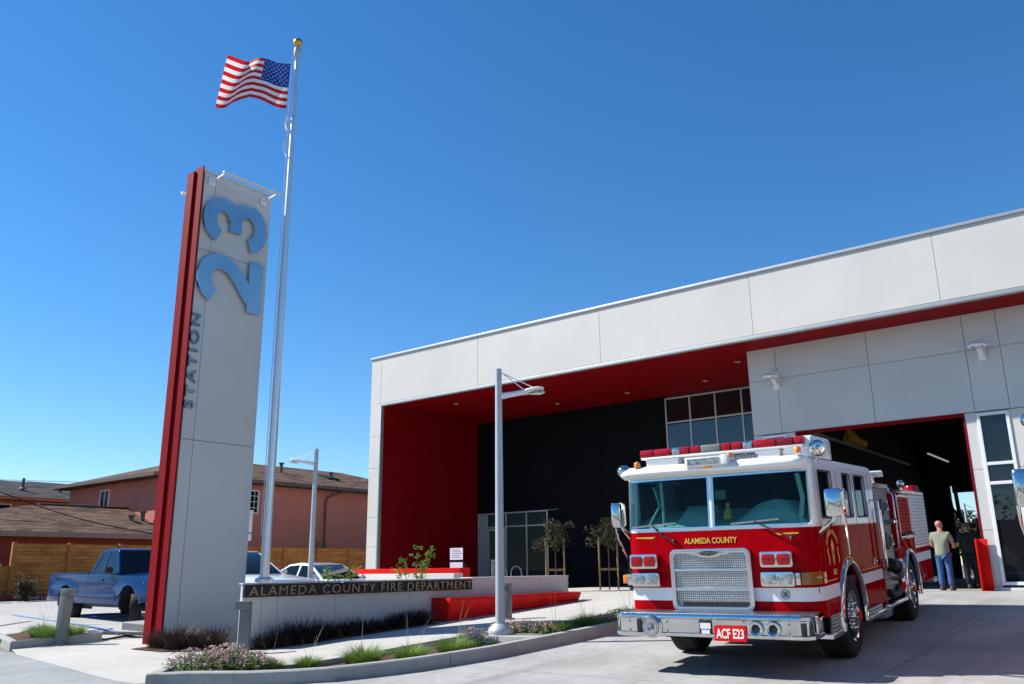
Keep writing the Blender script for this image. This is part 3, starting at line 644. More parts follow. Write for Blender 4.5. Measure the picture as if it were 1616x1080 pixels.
def flag_pt(u, v):
    """u 0 at the hoist .. 1 at the fly, v 0 at the top .. 1 at the bottom; metres left, up and towards the viewer"""
    top = interp([(0,0),(.2,-.02),(.42,.11),(.72,.22),(.85,.215),(1,.18)], u); bot = interp([(0,-1.22),(.17,-1.15),(.36,-1.04),(.5,-.93),(.68,-1.02),(.85,-1.08),(1,-1.07)], u)
    lf = u*(1.50+.28*v); up_ = top+(bot-top)*v
    w_ = .15*math.sin(u*7.0-1.1*v-.3)*min(1, u*3) + .07*math.sin(u*13-2.6*v+1.)*min(1, u*2)
    r0 = Vector((math.cos(R_(38)), math.sin(R_(38)), 0)); f0 = Vector((-math.sin(R_(38)), math.cos(R_(38)), 0))
    return Vector((px_-.12, py_-.09, 13.22)) - r0*lf + Vector((0,0,up_)) - f0*w_ - r0*.03*(v)
M['flag_red'] = foliage('flag_red_cloth', (.52,.012,.020), (.56,.014,.022), .8, .35); M['flag_white'] = foliage('flag_white_cloth', (.72,.72,.72), (.78,.78,.78), .8, .35); M['flag_blue'] = foliage('flag_blue_cloth', (.010,.05,.26), (.012,.06,.30), .8, .3)
NU, NV = 80, 39; mb = MB(); vs = [flag_pt(i/NU, j/NV) for j in range(NV+1) for i in range(NU+1)]
fs, ms = [], []
for j in range(NV):
    for i in range(NU):
        fs.append((j*(NU+1)+i, j*(NU+1)+i+1, (j+1)*(NU+1)+i+1, (j+1)*(NU+1)+i))
        st = j//3; ms.append(2 if (i < NU*.4 and st < 7) else (0 if st % 2 == 0 else 1))
mb.add(vs, fs); mb.m = ms
FL = mb.build('flag', [M['flag_red'], M['flag_white'], M['flag_blue']], loc=(px_, py_, 12.0), smooth=80, fix=False)
tag(FL, 'red and white striped flag with a starred blue canton flying from the flagpole', 'flag')
mb = MB()
for r in range(9):
    for c in range(6 if r % 2 == 0 else 5):
        u = (.4)*(2*c+1+(r % 2))/12; v = (7/13)*(r+1)/10
        P = flag_pt(u, v); du = (flag_pt(u+.01, v)-P).normalized(); dv = (flag_pt(u, v+.01)-P).normalized(); n_ = du.cross(dv).normalized()
        for sgn in (1, -1):
            ring = [P+n_*.006*sgn+du*(.027 if k % 2 == 0 else .011)*math.cos(R_(k*36+90))-dv*(.027 if k % 2 == 0 else .011)*math.sin(R_(k*36+90)) for k in range(10)]
            mb.add(ring, [tuple(range(10))])
mb.build('star', M['flag_white'], FL, fix=False)['kind'] = 'stuff'

# ------------------------------------------------------------------ sign wall, benches, planter walls
XW = -13.0
wy = lambda y: 9.03+(y-9.43)*.961
SW = thing('sign_wall', 'low white planter wall carrying a black band of tan lettering ALAMEDA COUNTY FIRE DEPARTMENT', 'sign wall', (XW, 14.0, .2))
mb = MB(); ys = [wy(q) for q in (9.43,9.84,10.19,11.57,13.65,16.2,18.4,19.66)]
for a, b in zip(ys, ys[1:]):
    mb.box(XW-.05, XW, a+.004, b-.004, -.1, 1.06)
mb.box(XW-.35, XW-.052, 10.4, 18.85, -.1, 1.05); mb.box(XW-.10, XW-.052, 9.05, 10.39, -.1, 1.05); mb.box(XW-.34, XW, 18.87, 18.90, .0, 1.06)
mb.build('wall', M['white_panel'], SW, bevel=.003, seg=1)
mb = MB(); mb.box(XW-.36, XW+.012, 15.06, 18.92, 1.062, 1.10); mb.box(XW-.36, XW+.01, 10.4, 15.055, 1.062, 1.085); mb.box(XW-.11, XW+.01, 9.02, 10.395, 1.062, 1.085); mb.build('cap', M['white_panel'], SW, bevel=.004)
mb = MB(); mb.box(XW+.002, XW+.06, 9.02, 15.0, .845, 1.058); mb.build('sign_band', M['black'], SW, bevel=.004)
text_mb('ALAMEDA COUNTY FIRE DEPARTMENT', (XW+.063, 9.10, .872), (0,1,0), (0,0,1), width=5.84, height=.155, depth=.03, bold=-.004, spacing=1.2).build('lettering', M['tan_letter'], SW)
mb = MB(); mb.box(XW+.002, XW+.02, 16.05, 16.22, .82, .92); mb.build('socket_cover', M['frosted'], SW, bevel=.004)
def bench(name, label, pts, z0, z1, dpt, lean):
    pass
BN = thing('bench', 'long bright red steel bench in front of the white sign wall', 'bench', (-12.9, 16, .3), 'red benches')
a, b = 13.72, 18.65; za, zb = g(a)+.10, g(b)+.10
mb = MB()
P = lambda x, y, z: Vector((x, y, z))
sec = lambda y, zb_: [P(-12.99,y,zb_), P(-12.54,y,zb_), P(-12.43,y,.66), P(-12.46,y,.695), P(-12.99,y,.695)]
for s0, s1 in ((a,15.1),(15.1,16.9),(16.9,b)):
    mb.loft([sec(s0+.003, g(s0)+.025), sec(s1-.003, g(s1)+.005)])
mb.build('seat', M['red_paint'], BN, bevel=.008)
mb = MB(); mb.box(-12.52,-12.495,a+.01,b-.01,.50,.515); mb.box(-12.545,-12.52,a+.01,b-.01,.38,.395); mb.build('groove', M['red_wall'], BN)
BN2 = thing('bench', 'red bench farther back behind the inner white planter wall near the entrance', 'bench', (-19.6,20.8,.5), 'red benches')
mb = MB(); mb.loft([[P(-23.2,20.55,.5),P(-23.2,20.95,.5),P(-23.2,20.95,1.34),P(-23.2,20.45,1.34)],[P(-18.25,20.55,.5),P(-18.25,20.95,.5),P(-18.15,20.95,1.34),P(-18.15,20.45,1.34)]]); mb.build('seat', M['red_paint'], BN2, bevel=.01)
PW = thing('planter_wall', 'short white inner planter wall between the sign wall and the red recess', 'planter wall', (-19,19.2,.4))
mb = MB(); mb.box(-21.2,-17.1,19.0,19.4,.2,1.18); mb.build('wall', M['white_panel'], PW, bevel=.02)
NT = thing('notice_easel', 'pair of lilac paper notices on a thin easel before the dark red wall', 'notice', (-19.0,21.6,.6))
mb = MB(); mb.bar((-19.55,21.7,.55),(-19.35,21.6,2.02),.025); mb.bar((-18.95,21.7,.55),(-19.1,21.6,2.02),.025); mb.bar((-19.2,22.2,.55),(-19.22,21.63,2.0),.025); mb.bar((-19.6,21.6,1.43),(-18.9,21.6,1.43),.03); mb.build('stand', M['black'], NT)
for z0, z1 in ((1.60,1.98),(1.26,1.52)):
    mb = MB(); mb.box(-19.58,-19.02,21.56,21.575,z0,z1); pp = mb.build('paper', M['paper'], NT)
    mb = MB()
    for k in range(5): mb.box(-19.5,-19.16+.05*((k*7)%3),21.553,21.558,z1-.06-k*.06,z1-.045-k*.06)
    if z0 > 1.5: mb.build('print', M['frosted'], pp)

# ------------------------------------------------------------------ bollards and street lamps
def bollard(x, y, z0, h, label, face):
    t = thing('bollard', label, 'bollard', (x, y, z0), 'grey bollard lights'); mb = MB()
    c, s_ = math.cos(face), math.sin(face); d = Vector((c, s_, 0)); n = Vector((-s_, c, 0)); o = Vector((x, y, z0))
    def bx(a0, a1, w_, b0, b1, mi=0):
        mb.hexa([o+d*a0-n*w_+Vector((0,0,b0)), o+d*a1-n*w_+Vector((0,0,b0)), o+d*a1+n*w_+Vector((0,0,b0)), o+d*a0+n*w_+Vector((0,0,b0)),
                 o+d*a0-n*w_+Vector((0,0,b1)), o+d*a1-n*w_+Vector((0,0,b1)), o+d*a1+n*w_+Vector((0,0,b1)), o+d*a0+n*w_+Vector((0,0,b1))])
    bx(-.085, .085, .085, .0, h-.14); mb.build('post', M['bollard'], t, bevel=.008)
    mb = MB(); bx(-.085, .17, .085, h-.138, h); mb.build('lamp_head', M['bollard'], t, bevel=.01)
    mb = MB(); bx(-.13, .13, .13, -.03, .03); mb.build('base_plate', M['bollard'], t, bevel=.006)
bollard(-17.58, 8.18, -.06, 1.06, 'grey square bollard light beside the left planter, nearest the blue pickup', R_(20))
bollard(-12.45, 8.73, gw(-12.45,8.73), .83, 'grey square bollard light in front of the left end of the black lettered band', R_(225))
bollard(-10.98, 13.78, gw(-11,13.8), .70, 'grey square bollard light mostly hidden behind the near street lamp post', R_(200))
bollard(-18.2, 22.2, .6, .98, 'small grey bollard light beyond the sign wall beside the entrance glazing', R_(20))
def street_lamp(x, y, z0, zt, dirv, label, zarm, r=.085, base=True, reach=.72, yaw=0):
    t = thing('street_lamp', label, 'street lamp', (x, y, z0), 'slim grey street lamps'); d = Vector((*dirv, 0)).normalized(); n = Vector((-d.y, d.x, 0)); o = Vector((x, y, 0))
    mb = MB(); mb.tube([o+Vector((0,0,z0)), o+Vector((0,0,zt))], [r, r*.72], 16); mb.build('post', M['lamp_grey'], t)
    if base:
        mb = MB(); mb.lathe([(.20,0),(.205,.05),(.19,.09),(.13,.15),(.11,.17),(.09,.17)], (x, y, z0), n=28); mb.build('base_cover', M['lamp_grey'], t)
    a = o+Vector((0,0,zarm)); mb = MB()
    rings = []
    for f, w_, h_ in ((.0,.06,.12),(.25,.06,.10),(.5,.09,.09),(.62,.18,.085),(.74,.24,.08),(.88,.25,.075),(1.0,.20,.06),(1.06,.08,.04)):
        c = a+d*(f*reach*1.25+.04)+Vector((0,0,f*.12))
        rings.append([c+n*w_*math.cos(R_(k*30))+Vector((0,0,h_*.5*math.sin(R_(k*30)))) for k in range(12)])
    mb.loft(rings); mb.build('luminaire', M['alu_white'], t, smooth=60)
    c = a+d*(.86*reach*1.25+.04)+Vector((0,0,.86*.12-.04)); mb = MB()
    mb.loft([[c+(n*math.cos(R_(k*24))*.16*s+d*math.sin(R_(k*24))*.17*s)+Vector((0,0,dz)) for k in range(15)] for s, dz in ((1,.0),(.85,-.025),(.4,-.04))]); mb.build('lens', M['clear_lens'], t)
    mb = MB(); mb.tube([o+Vector((0,0,zt-.06))+d*.05, a+d*(.62*reach*1.25)+Vector((0,0,.12))], .009, 6); mb.tube([o+Vector((0,0,zt-.06))+n*.03+d*.05, a+d*(.9*reach*1.25)+Vector((0,0,.14))], .009, 6); mb.build('stay_rod', M['alu_white'], t)
street_lamp(-9.15, 11.31, .235, 4.69, (.78,.62), 'near grey street lamp on the planter kerb, its dish pointing towards the fire engine', 4.2, r=.080, reach=.57)
street_lamp(-18.63, 15.0, .2, 4.55, (-.78,-.62), 'farther slim street lamp by the parked white cars, its dish pointing left', 4.14, r=.078, base=False, reach=.5)
SP = thing('post_sign', 'white parking sign on a thin post beside the right edge of the sign tower', 'sign', (-20.6,14.36,.2))
mb = MB(); mb.tube([(-20.66,14.31,.2),(-20.66,14.31,2.98)], .03, 8); mb.build('post', M['trim'], SP)
mb = MB(); mb.box(-20.63,-20.61,14.25,14.47,2.35,2.96); mb.box(-20.63,-20.61,14.25,14.47,2.12,2.31); mb.build('sign_board', M['alu_white'], SP, bevel=.004)
for yb in (26.2,27.05):
    mb = MB(); xb = -21.75+(yb-26.2)*.86
    pts = [(xb-.26,27.0,.58),(xb-.26,27.0,1.15)]+[(xb-.26*math.cos(R_(a_)),27.0,1.15+.24*math.sin(R_(a_))) for a_ in range(20,180,20)]+[(xb+.26,27.0,1.15),(xb+.26,27.0,.58)]
    mb.tube(pts, .028, 10)
    tag(mb.build('bike_rack', M['trim'], loc=(xb,27,.6)), 'grey hoop bicycle rack at the entrance, '+('left of the pair' if yb < 26.5 else 'right of the pair'), 'bike rack', 'hoop bicycle racks')

# ------------------------------------------------------------------ fire engine (local frame: x to the viewer's right, y towards the tail, z up)
def fire_engine():
    t = thing('fire_engine', 'red and white fire engine with plate ACF E23 standing before the open bay', 'fire engine', (0,0,0), 'fire engines on the apron')
    HW = 1.235
    def outline(hw, yf, rc, yend, n=7):
        """from the rear left, round the front, to the rear right"""
        L = [(-hw, yend), (-hw, yf+rc)]
        L += [(-hw+rc-rc*math.cos(R_(90*i/n)), yf+rc-rc*math.sin(R_(90*i/n))) for i in range(1, n+1)]
        L += [(hw-rc+rc*math.sin(R_(90*i/n)), yf+rc-rc*math.cos(R_(90*i/n))) for i in range(0, n+1)]
        L += [(hw, yend)]
        return L
    def band(mb, z0, z1, hw, yf, rc, yend, th=.012, mi=0, hw2=None, yf2=None):
        hw2 = hw2 or hw; yf2 = yf if yf2 is None else yf2
        A = outline(hw, yf, rc, yend); B = outline(hw2, yf2, rc, yend); Ai = outline(hw-th, yf+th, rc-th, yend); Bi = outline(hw2-th, yf2+th, rc-th, yend)
        n = len(A)
        mb.loft([[(*A[i], z0), (*B[i], z1), (*Bi[i], z1), (*Ai[i], z0)] for i in range(n)], mi=mi)
    # --- lower cab: front wrap, sides with wheel arches
    def arch(yc, r, zc, zlow, n=14):
        a0 = math.asin((zlow-zc)/r)
        return [(yc+r*math.cos(a0+(math.pi-2*a0)*i/n), zc+r*math.sin(a0+(math.pi-2*a0)*i/n)) for i in range(n+1)]
    AY, AR, ZC = 1.55, .64, .50
    mb = MB(); band(mb, .62, 1.66, HW, 0, .24, .36, .03)
    for s in (-1, 1):
        poly = [(.36,1.66),(3.62,1.66),(3.62,.52),(AY+AR+.22,.52)]+[(AY+AR,.5)]+arch(AY, AR, ZC, .62)[0:]+[(.36,.62)]
        mb.prism(poly, (s*HW-(s > 0)*.03, 0, 0), (0,1,0), (0,0,1), (.03,0,0))
    mb.box(-HW+.03, HW-.03, 3.55, 3.60, .52, 1.66)
    body = mb.build('cab', M['truck_red'], t, smooth=30)
    # white stripe and gold pinstripes
    mb = MB(); band(mb, .81, .965, HW+.003, -.003, .243, .92, .003); mb.build('stripe', M['reflect_white'], body)
    for s in (-1, 1): mb = MB(); mb.box(min(s*HW, s*(HW+.003)), max(s*HW, s*(HW+.003)), 2.20, 3.60, .845, .985); mb.build('stripe', M['reflect_white'], body)
    mb = MB()
    for s in (-1, 1):
        x0, x1 = sorted((s*HW, s*(HW+.003)))
        mb.box(x0, x1, .40, 3.60, 1.655, 1.668); mb.box(x0, x1, .40, .86, 1.01, 1.02); mb.box(x0, x1, 2.26, 3.60, 1.03, 1.04)
        mb.loft([[(x0, AY+.74*math.cos(R_(a)), ZC+.74*math.sin(R_(a))), (x1, AY+.74*math.cos(R_(a)), ZC+.74*math.sin(R_(a))), (x1, AY+.752*math.cos(R_(a)), ZC+.752*math.sin(R_(a))), (x0, AY+.752*math.cos(R_(a)), ZC+.752*math.sin(R_(a)))] for a in range(45, 146, 10)])
    for s in (-1, 1):
        mb.prism([(.78,1.60),(1.06,1.60),(1.06,1.587),(.83,1.575)], (0,-.001,0), (s,0,0), (0,0,1), (0,-.003,0))
    mb.build('gold_line', M['gold_leaf'], body)
    text_mb('ALAMEDA COUNTY', (-.385,-.004,1.50), (1,0,0), (0,0,1), width=.69, height=.072, depth=.004, bold=.02).build('lettering', M['gold_leaf'], body)
    # door emblem and lettering on each side
    for s in (1, -1):
        u = Vector((0, s, 0)); o = Vector((s*(HW+.002), .78, 1.30)); mb = MB()
        word = 'ALAMEDA COUNTY'
        for k, ch in enumerate(word):
            if ch == ' ': continue
            a = R_(150-120*k/(len(word)-1)); p = o+u*(.27*math.cos(a))+Vector((0,0,.24*math.sin(a)+.02)); rt = a-math.pi/2
            uu = u*math.cos(rt)+Vector((0,0,math.sin(rt))); vv = -u*math.sin(rt)+Vector((0,0,math.cos(rt)))
            l = text_mb(ch, p, uu, vv, height=.06, depth=.003, bold=.02, center=True); mb.add(l.v, l.f)
        l = text_mb('FIRE', o+Vector((0,0,-.23)), u, (0,0,1), height=.065, depth=.003, bold=.02, center=True); mb.add(l.v, l.f)
        l = text_mb('ENGINE COMPANY', Vector((s*(HW+.002), 2.85, 1.46)), u, (0,0,1), width=.4, height=.04, depth=.003, center=True)
        for dx in (-.24, .24): mb.loft([[o+u*(dx+.02*math.sin(q))+Vector((0,0,-.10+.20*q/6)), o+u*(dx+.035+.02*math.sin(q))+Vector((0,0,-.10+.20*q/6)), o+u*(dx+.035+.02*math.sin(q))+Vector((s*.003,0,-.10+.20*q/6)), o+u*(dx+.02*math.sin(q))+Vector((s*.003,0,-.10+.20*q/6))] for q in range(7)])
        for rr in ((.055,.075),(.035,-.06)):
            mb.lathe([(rr[0],0),(rr[0],.003)], o+Vector((0,0,rr[1]-.02)), (s,0,0), 10)
        mb.prism([(-.03,-.10),(.03,-.10),(.045,.06),(-.045,.06)], o, u, (0,0,1), (s*.003,0,0)); mb.prism([(-.07,.10),(.07,.10),(.0,.20)], o, u, (0,0,1), (s*.003,0,0))
        mb.build('door_lettering', M['gold_leaf'], body)
    # door seams
    mb = MB()
    for s in (-1, 1):
        x0, x1 = sorted((s*HW, s*(HW+.002)))
        for y, a, b in ((.38,.63,2.36),(1.38,1.16,2.36),(1.72,1.14,2.36),(2.32,.55,2.38),(3.32,.55,2.38)): mb = MB(); mb.box(x0, x1, y-.006, y+.006, a, b); mb.build('seam', M['black'], body)
    for s in (-1, 1):
        for y, z in ((1.24,1.12),(3.14,1.12)):
            mb = MB(); x0, x1 = sorted((s*HW, s*(HW+.012))); mb.box(x0, x1, y-.06, y+.06, z-.045, z+.045); x0, x1 = sorted((s*(HW+.012), s*(HW+.04))); mb.box(x0, x1, y-.05, y+.05, z-.012, z+.012); mb.build('door_handle', M['chrome'], body, bevel=.005)
    # --- white upper cab: pillars, header, roof
    HT = 1.215
    mb = MB()
    for s in (-1, 1):
        x0, x1 = sorted((s*HW, s*(HW-.04)))
        S = lambda y0, y1, z0, z1: mb.prism([(y0,z0),(y1,z0),(y1,z1),(y0,z1)], (x0,0,0), (0,1,0), (0,0,1), (x1-x0,0,0))
        S(.26,3.62,1.66,1.765); S(.26,3.62,2.33,2.43); S(.26,.47,1.765,2.33); S(1.10,1.74,1.765,2.33); S(2.16,2.42,1.765,2.33); S(3.06,3.62,1.765,2.33)
    def corner(z0, z1, hw, yf0, yf1, rc=.24, k0=0, k1=3):
        for s in (-1, 1):
            ring = []
            for z, yf in ((z0, yf0), (z1, yf1)):
                pts = [(s*(hw-rc+rc*math.cos(R_(90*i/8))), yf+rc-rc*math.sin(R_(90*i/8)), z) for i in range(k0, k1+1)]
                ring.append([(s*hw, .28, z)]+pts+[(p[0]-s*.03, p[1]+.03, z) for p in reversed(pts)]+[(s*(hw-.035), .28, z)])
            mb.loft(ring)
    corner(1.66, 2.335, HW, .0, .07)
    mb.box(-HW+.04, HW-.04, 3.56, 3.62, 1.66, 2.43)
    band(mb, 1.655, 1.70, HW, 0, .24, .3, .03)
    band(mb, 2.335, 2.435, HW, .07, .24, .3, .03, hw2=HW, yf2=.075)
    rings = []
    for z, ins in ((2.43,.0),(2.47,.012),(2.50,.05),(2.515,.12)):
        o = outline(HW-ins, .07+ins, .24, 3.64-ins); rings.append([(p[0], p[1], z) for p in o])
    mb.loft(rings)
    mb.build('cab_top', M['truck_white'], t, smooth=40)
    # sun visor lip across the front
    mb = MB(); prof = [(.06,2.35),(-.07,2.385),(-.10,2.42),(-.08,2.465),(.0,2.51),(.12,2.52),(.12,2.44)]
    rings = []
    for x, k in ((-1.24,.25),(-1.20,.8),(-1.08,1),(0,1.12),(1.08,1),(1.20,.8),(1.24,.25)):
        rings.append([(x, .12+(a-.12)*k, 2.44+(b-2.44)*(.6+.4*min(k,1))) for a, b in prof])
    mb.loft(rings); mb.build('visor', M['truck_white'], t, smooth=60)
    # --- windscreen: glass, centre post, rubber
    def ws(mb, z0, z1, off, x0, x1, th=.008):
        rings = []
        for i in range(13):
            x = x0+(x1-x0)*i/12
            def yy(z):
                yf = .07*(z-1.66)/.67+off; e = HW-.24; ax = abs(x)
                return yf if ax <= e else yf+.24-math.sqrt(max(0, .24**2-(ax-e)**2))
            rings.append([(x, yy(z0), z0), (x, yy(z1), z1), (x, yy(z1)+th, z1), (x, yy(z0)+th, z0)])
        mb.loft(rings)
    for x0, x1 in ((-1.165,-.03),(.03,1.165)):
        mb = MB(); ws(mb, 1.70, 2.33, .012, x0, x1); mb.build('windscreen', M['glass_truck'], t, smooth=50)
    mb = MB()
    for x0, x1 in ((-1.18,-.015),(.015,1.18)): ws(mb, 1.685, 1.708, -.012, x0, x1, .03); ws(mb, 2.318, 2.34, -.012, x0, x1, .03)
    for x in (-.03,.03): mb.hexa([(x-.012,-.012,1.708),(x+.012,-.012,1.708),(x+.012,.03,1.708),(x-.012,.03,1.708),(x-.012,.056,2.318),(x+.012,.056,2.318),(x+.012,.10,2.318),(x-.012,.10,2.318)])
    mb.build('windscreen_trim', M['chrome'], t)
    mb = MB(); mb.hexa([(-.017,-.016,1.69),(.017,-.016,1.69),(.017,.03,1.69),(-.017,.03,1.69),(-.017,.052,2.34),(.017,.052,2.34),(.017,.10,2.34),(-.017,.10,2.34)]); mb.build('centre_post', M['truck_white'], t, bevel=.004)
    # side windows
    for s in (-1, 1):
        for y0, y1 in ((.47,1.10),(1.74,2.16),(2.42,3.06)):
            mb = MB(); x0, x1 = sorted((s*(HW-.03), s*(HW-.02))); mb.box(x0, x1, y0-.01, y1+.01, 1.755, 2.34); wnd = mb.build('window', M['glass_side'], t)
            mb = MB(); mb.ring_plate(rrect(y0-.02,y1+.02,1.745,2.35,.05), rrect(y0+.005,y1-.005,1.77,2.325,.05), (s*(HW+.001),0,0), (0,1,0), (0,0,1), (s*.006,0,0)); mb.build('rubber_seal', M['black'], wnd)
    # interior seen through the glass
    mb = MB(); mb.box(-1.2,1.2,.1,3.5,.9,1.0); mb.box(-1.18,1.18,2.0,2.05,1.0,2.4); mb.box(-1.19,1.19,.3,3.5,2.38,2.42); mb.build('cab_floor', M['cab_dark'], t)
    mb = MB(); mb.hexa([(-1.15,.12,1.2),(1.15,.12,1.2),(1.15,.75,1.2),(-1.15,.75,1.2),(-1.15,.12,1.69),(1.15,.12,1.69),(1.15,.85,1.93),(-1.15,.85,1.93)])
    mb.hexa([(-.62,.15,1.71),(-.05,.15,1.71),(-.05,.5,1.71),(-.62,.5,1.71),(-.5,.25,1.84),(-.08,.25,1.84),(-.08,.5,1.98),(-.5,.5,1.98)])
    rings = []
    for x, h in ((.20,.0),(.36,.12),(.52,.22),(.72,.26),(.92,.23),(1.05,.13),(1.14,.0)): rings.append([(x,.14,1.69),(x,.18,1.72+h*.6),(x,.34,1.75+h),(x,.7,1.80+h*.8),(x,.75,1.69)])
    mb.loft(rings); mb.build('dashboard', M['teal'], t, bevel=.01)
    mb = MB(); mb.tube([(-.70,.14,1.72),(-.72,.16,2.30)], .022, 8); mb.tube([(1.05,.16,1.72),(1.10,.2,2.0),(1.06,.2,2.3)], .03, 8); mb.tube([(-.95,.2,1.75),(-.80,.25,2.0),(-.86,.22,2.25)], .014, 6); mb.box(-.30,-.12,.9,.95,2.06,2.18); mb.build('cab_fitting', M['teal'], t)
    mb = MB(); mb.tube([(.72+.21*math.cos(R_(a)), .62+.10*math.sin(R_(a)), 1.99+.17*math.sin(R_(a))) for a in range(0,361,20)], .016, 8); mb.build('steering_wheel', M['black'], t)
    for x in (-.65,.7):
        mb = MB(); mb.box(x-.25,x+.25,1.05,1.5,1.2,1.45); mb.box(x-.25,x+.25,1.5,1.62,1.3,2.05); mb.box(x-.13,x+.13,1.5,1.6,2.06,2.25); mb.build('seat', M['cab_dark'], t, bevel=.04)
    mb = MB(); mb.lathe([(.07,0),(.06,.08),(.02,.15),(.0,.16)], (.12,.3,1.79), n=10); mb.sphere((.12,.3,1.97),.03,8); mb.build('desk_bell', M['gold_leaf'], t)
    # wipers
    for x0, xb, xe in ((-.52,-.80,-1.1),(.98,.55,.05)):
        mb = MB(); mb.tube([(x0,-.03,1.545),(x0-.15,-.05,1.61),(xb,-.03,1.745)], .010, 6); mb.sphere((x0,-.02,1.54),.03,8); w_ = mb.build('wiper_arm', M['black'], t)
        mb = MB(); mb.bar((xb+.30,-.018,1.765),(xb-.30,-.018,1.728),.014,.02); mb.build('wiper_blade', M['bright_alu'], w_)
    # --- grille
    mb = MB(); o_ = rrect(-.575,.475,.69,1.44,.085); mb.ring_plate(o_, rrect(-.52,.42,.745,1.385,.05), (0,-.001,0), (1,0,0), (0,0,1), (0,-.075,0))
    for z in (.955,1.185): mb.box(-.52,.42,-.068,-.012,z-.018,z+.018)
    top = [(-.52,1.386),(-.35,1.385),(-.22,1.36),(-.12,1.335),(-.05,1.325),(.02,1.335),(.12,1.36),(.25,1.385),(.42,1.386),(.42,1.40),(-.52,1.40)]
    mb.prism(top, (0,-.012,0), (1,0,0), (0,0,1), (0,-.058,0))
    gr = mb.build('grille', M['bright_alu'], t, bevel=.014)
    for z0, z1 in ((.745,.935),(.975,1.165),(1.205,1.384)):
        mb = MB(); mb.box(-.519,.419,-.045,-.03,z0,z1); mb.build('grille_mesh', M['mesh_grille'], gr)
    mb = MB(); mb.lathe([(.0,.0),(1,.0),(1,.012),(.0,.02)], (0,0,0), (0,-1,0), 28)
    for p in mb.v: p.x *= .155; p.z *= .042; p.x += -.05; p.z += 1.385; p.y += -.078
    em = mb.build('emblem', M['black'], gr)
    mb = MB(); mb.lathe([(1.0,.0),(1.16,.0),(1.16,.012),(1.0,.014)], (0,0,0), (0,-1,0), 28)
    for p in mb.v: p.x *= .155; p.z *= .044; p.x += -.05; p.z += 1.385; p.y += -.078
    mb.build('emblem_rim', M['chrome'], em)
    text_mb('Pierce', (-.05,-.1,1.363), (1,0,0), (0,0,1), width=.20, height=.052, depth=.004, shear=.35, bold=.01, center=True).build('emblem_lettering', M['chrome'], em)
    # --- lamps on the front
    def lamp_pair(x0, x1, z0, z1, m):
        mb = MB(); mb.prism(rrect(x0,x1,z0,z1,.03), (0,0,0), (1,0,0), (0,0,1), (0,-.10,0)); bz_ = mb.build('lamp_bezel', M['chrome'], t, bevel=.012)
        c = (x0+x1)/2
        for a, b in ((x0+.028,c-.012),(c+.012,x1-.028)):
            mb = MB(); mb.prism(rrect(a,b,z0+.028,z1-.028,.025), (0,-.098,0), (1,0,0), (0,0,1), (0,-.016,0)); mb.build('lens' if m is not M['clear_lens'] else 'headlight', m, bz_, bevel=.008)
    lamp_pair(-1.13,-.74,1.205,1.39,M['red_lens']); lamp_pair(.59,.98,1.205,1.39,M['red_lens'])
    lamp_pair(-1.12,-.725,.985,1.155,M['clear_lens']); lamp_pair(.58,.98,.985,1.155,M['clear_lens'])
    for x0, x1, y0 in ((.985,1.04,-.07),(-1.20,-1.13,-.05)):
        mb = MB(); mb.box(x0,x1,y0,.04,1.0,1.14); mb.build('indicator_frame', M['chrome'], t, bevel=.008)
    mb = MB(); rings = []
    for x, y in ((1.045,-.035),(1.12,-.005),(1.19,.07),(1.235,.16)): rings.append([(x,y,1.0),(x,y,1.14),(x-.02,y+.06,1.14),(x-.02,y+.06,1.0)])
    mb.loft(rings); mb.build('indicator', M['amber_dark'], t, bevel=.006)
    mb = MB(); mb.box(-1.27,-1.20,-.045,.08,1.02,1.13); mb.build('indicator', M['amber'], t, bevel=.015)
    mb = MB(); mb.box(1.236,1.25,.20,.30,1.0,1.13); mb.build('side_marker', M['amber'], t, bevel=.004)
    mb = MB(); mb.ring_plate([(.83+.055*math.cos(R_(a)), .89+.055*math.sin(R_(a))) for a in range(0,360,15)], [(.83+.045*math.cos(R_(a)), .89+.045*math.sin(R_(a))) for a in range(0,360,15)], (0,-.004,0), (1,0,0), (0,0,1), (0,-.003,0))
    mb.lathe([(.03,0),(.03,.003)], (.83,-.004,.89), (0,-1,0), 8); mb.bar((.80,-.006,.86),(.86,-.006,.92),.008); mb.bar((.86,-.006,.86),(.80,-.006,.92),.008); mb.build('badge', M['bollard'], t)
    # --- bumper
    mb = MB()
    def bump_out(hw, yf, rc, n=6):
        return [(-hw,-.02),(-hw,yf+rc)]+[(-hw+rc-rc*math.cos(R_(90*i/n)), yf+rc-rc*math.sin(R_(90*i/n))) for i in range(1,n+1)]+[(hw-rc+rc*math.sin(R_(90*i/n)), yf+rc-rc*math.cos(R_(90*i/n))) for i in range(n+1)]+[(hw,-.02)]
    prof = [(.0,.665,),(.012,.695),(.0,.655)]
    rings = []
    for ins, z in ((.03,.425),(.004,.44),(.0,.475),(.012,.485),(.012,.635),(.0,.645),(.0,.68),(.012,.695),(.045,.70)):
        o = bump_out(1.24-ins, -.48+ins, .14); rings.append([(p[0], p[1], z) for p in o])
    n_ = len(rings[0]); mb.loft(rings, cap=False, closed=False)
    bump = mb.build('bumper', M['chrome'], t, smooth=40)
    mb = MB(); o = bump_out(1.20,-.44,.12); mb.prism([(p[0],p[1]) for p in o], (0,0,.694), (1,0,0), (0,1,0), (0,0,.008)); mb.build('bumper_deck', M['tread'], bump)
    mb = MB(); mb.box(-1.15,1.15,-.42,1.0,.44,.62); mb.box(-.45,.45,-.05,8,.55,.8); mb.box(-1.1,1.1,.4,3.5,.66,.75); mb.box(-.85,.85,.02,.06,.60,.72); mb.build('chassis', M['black'], t)
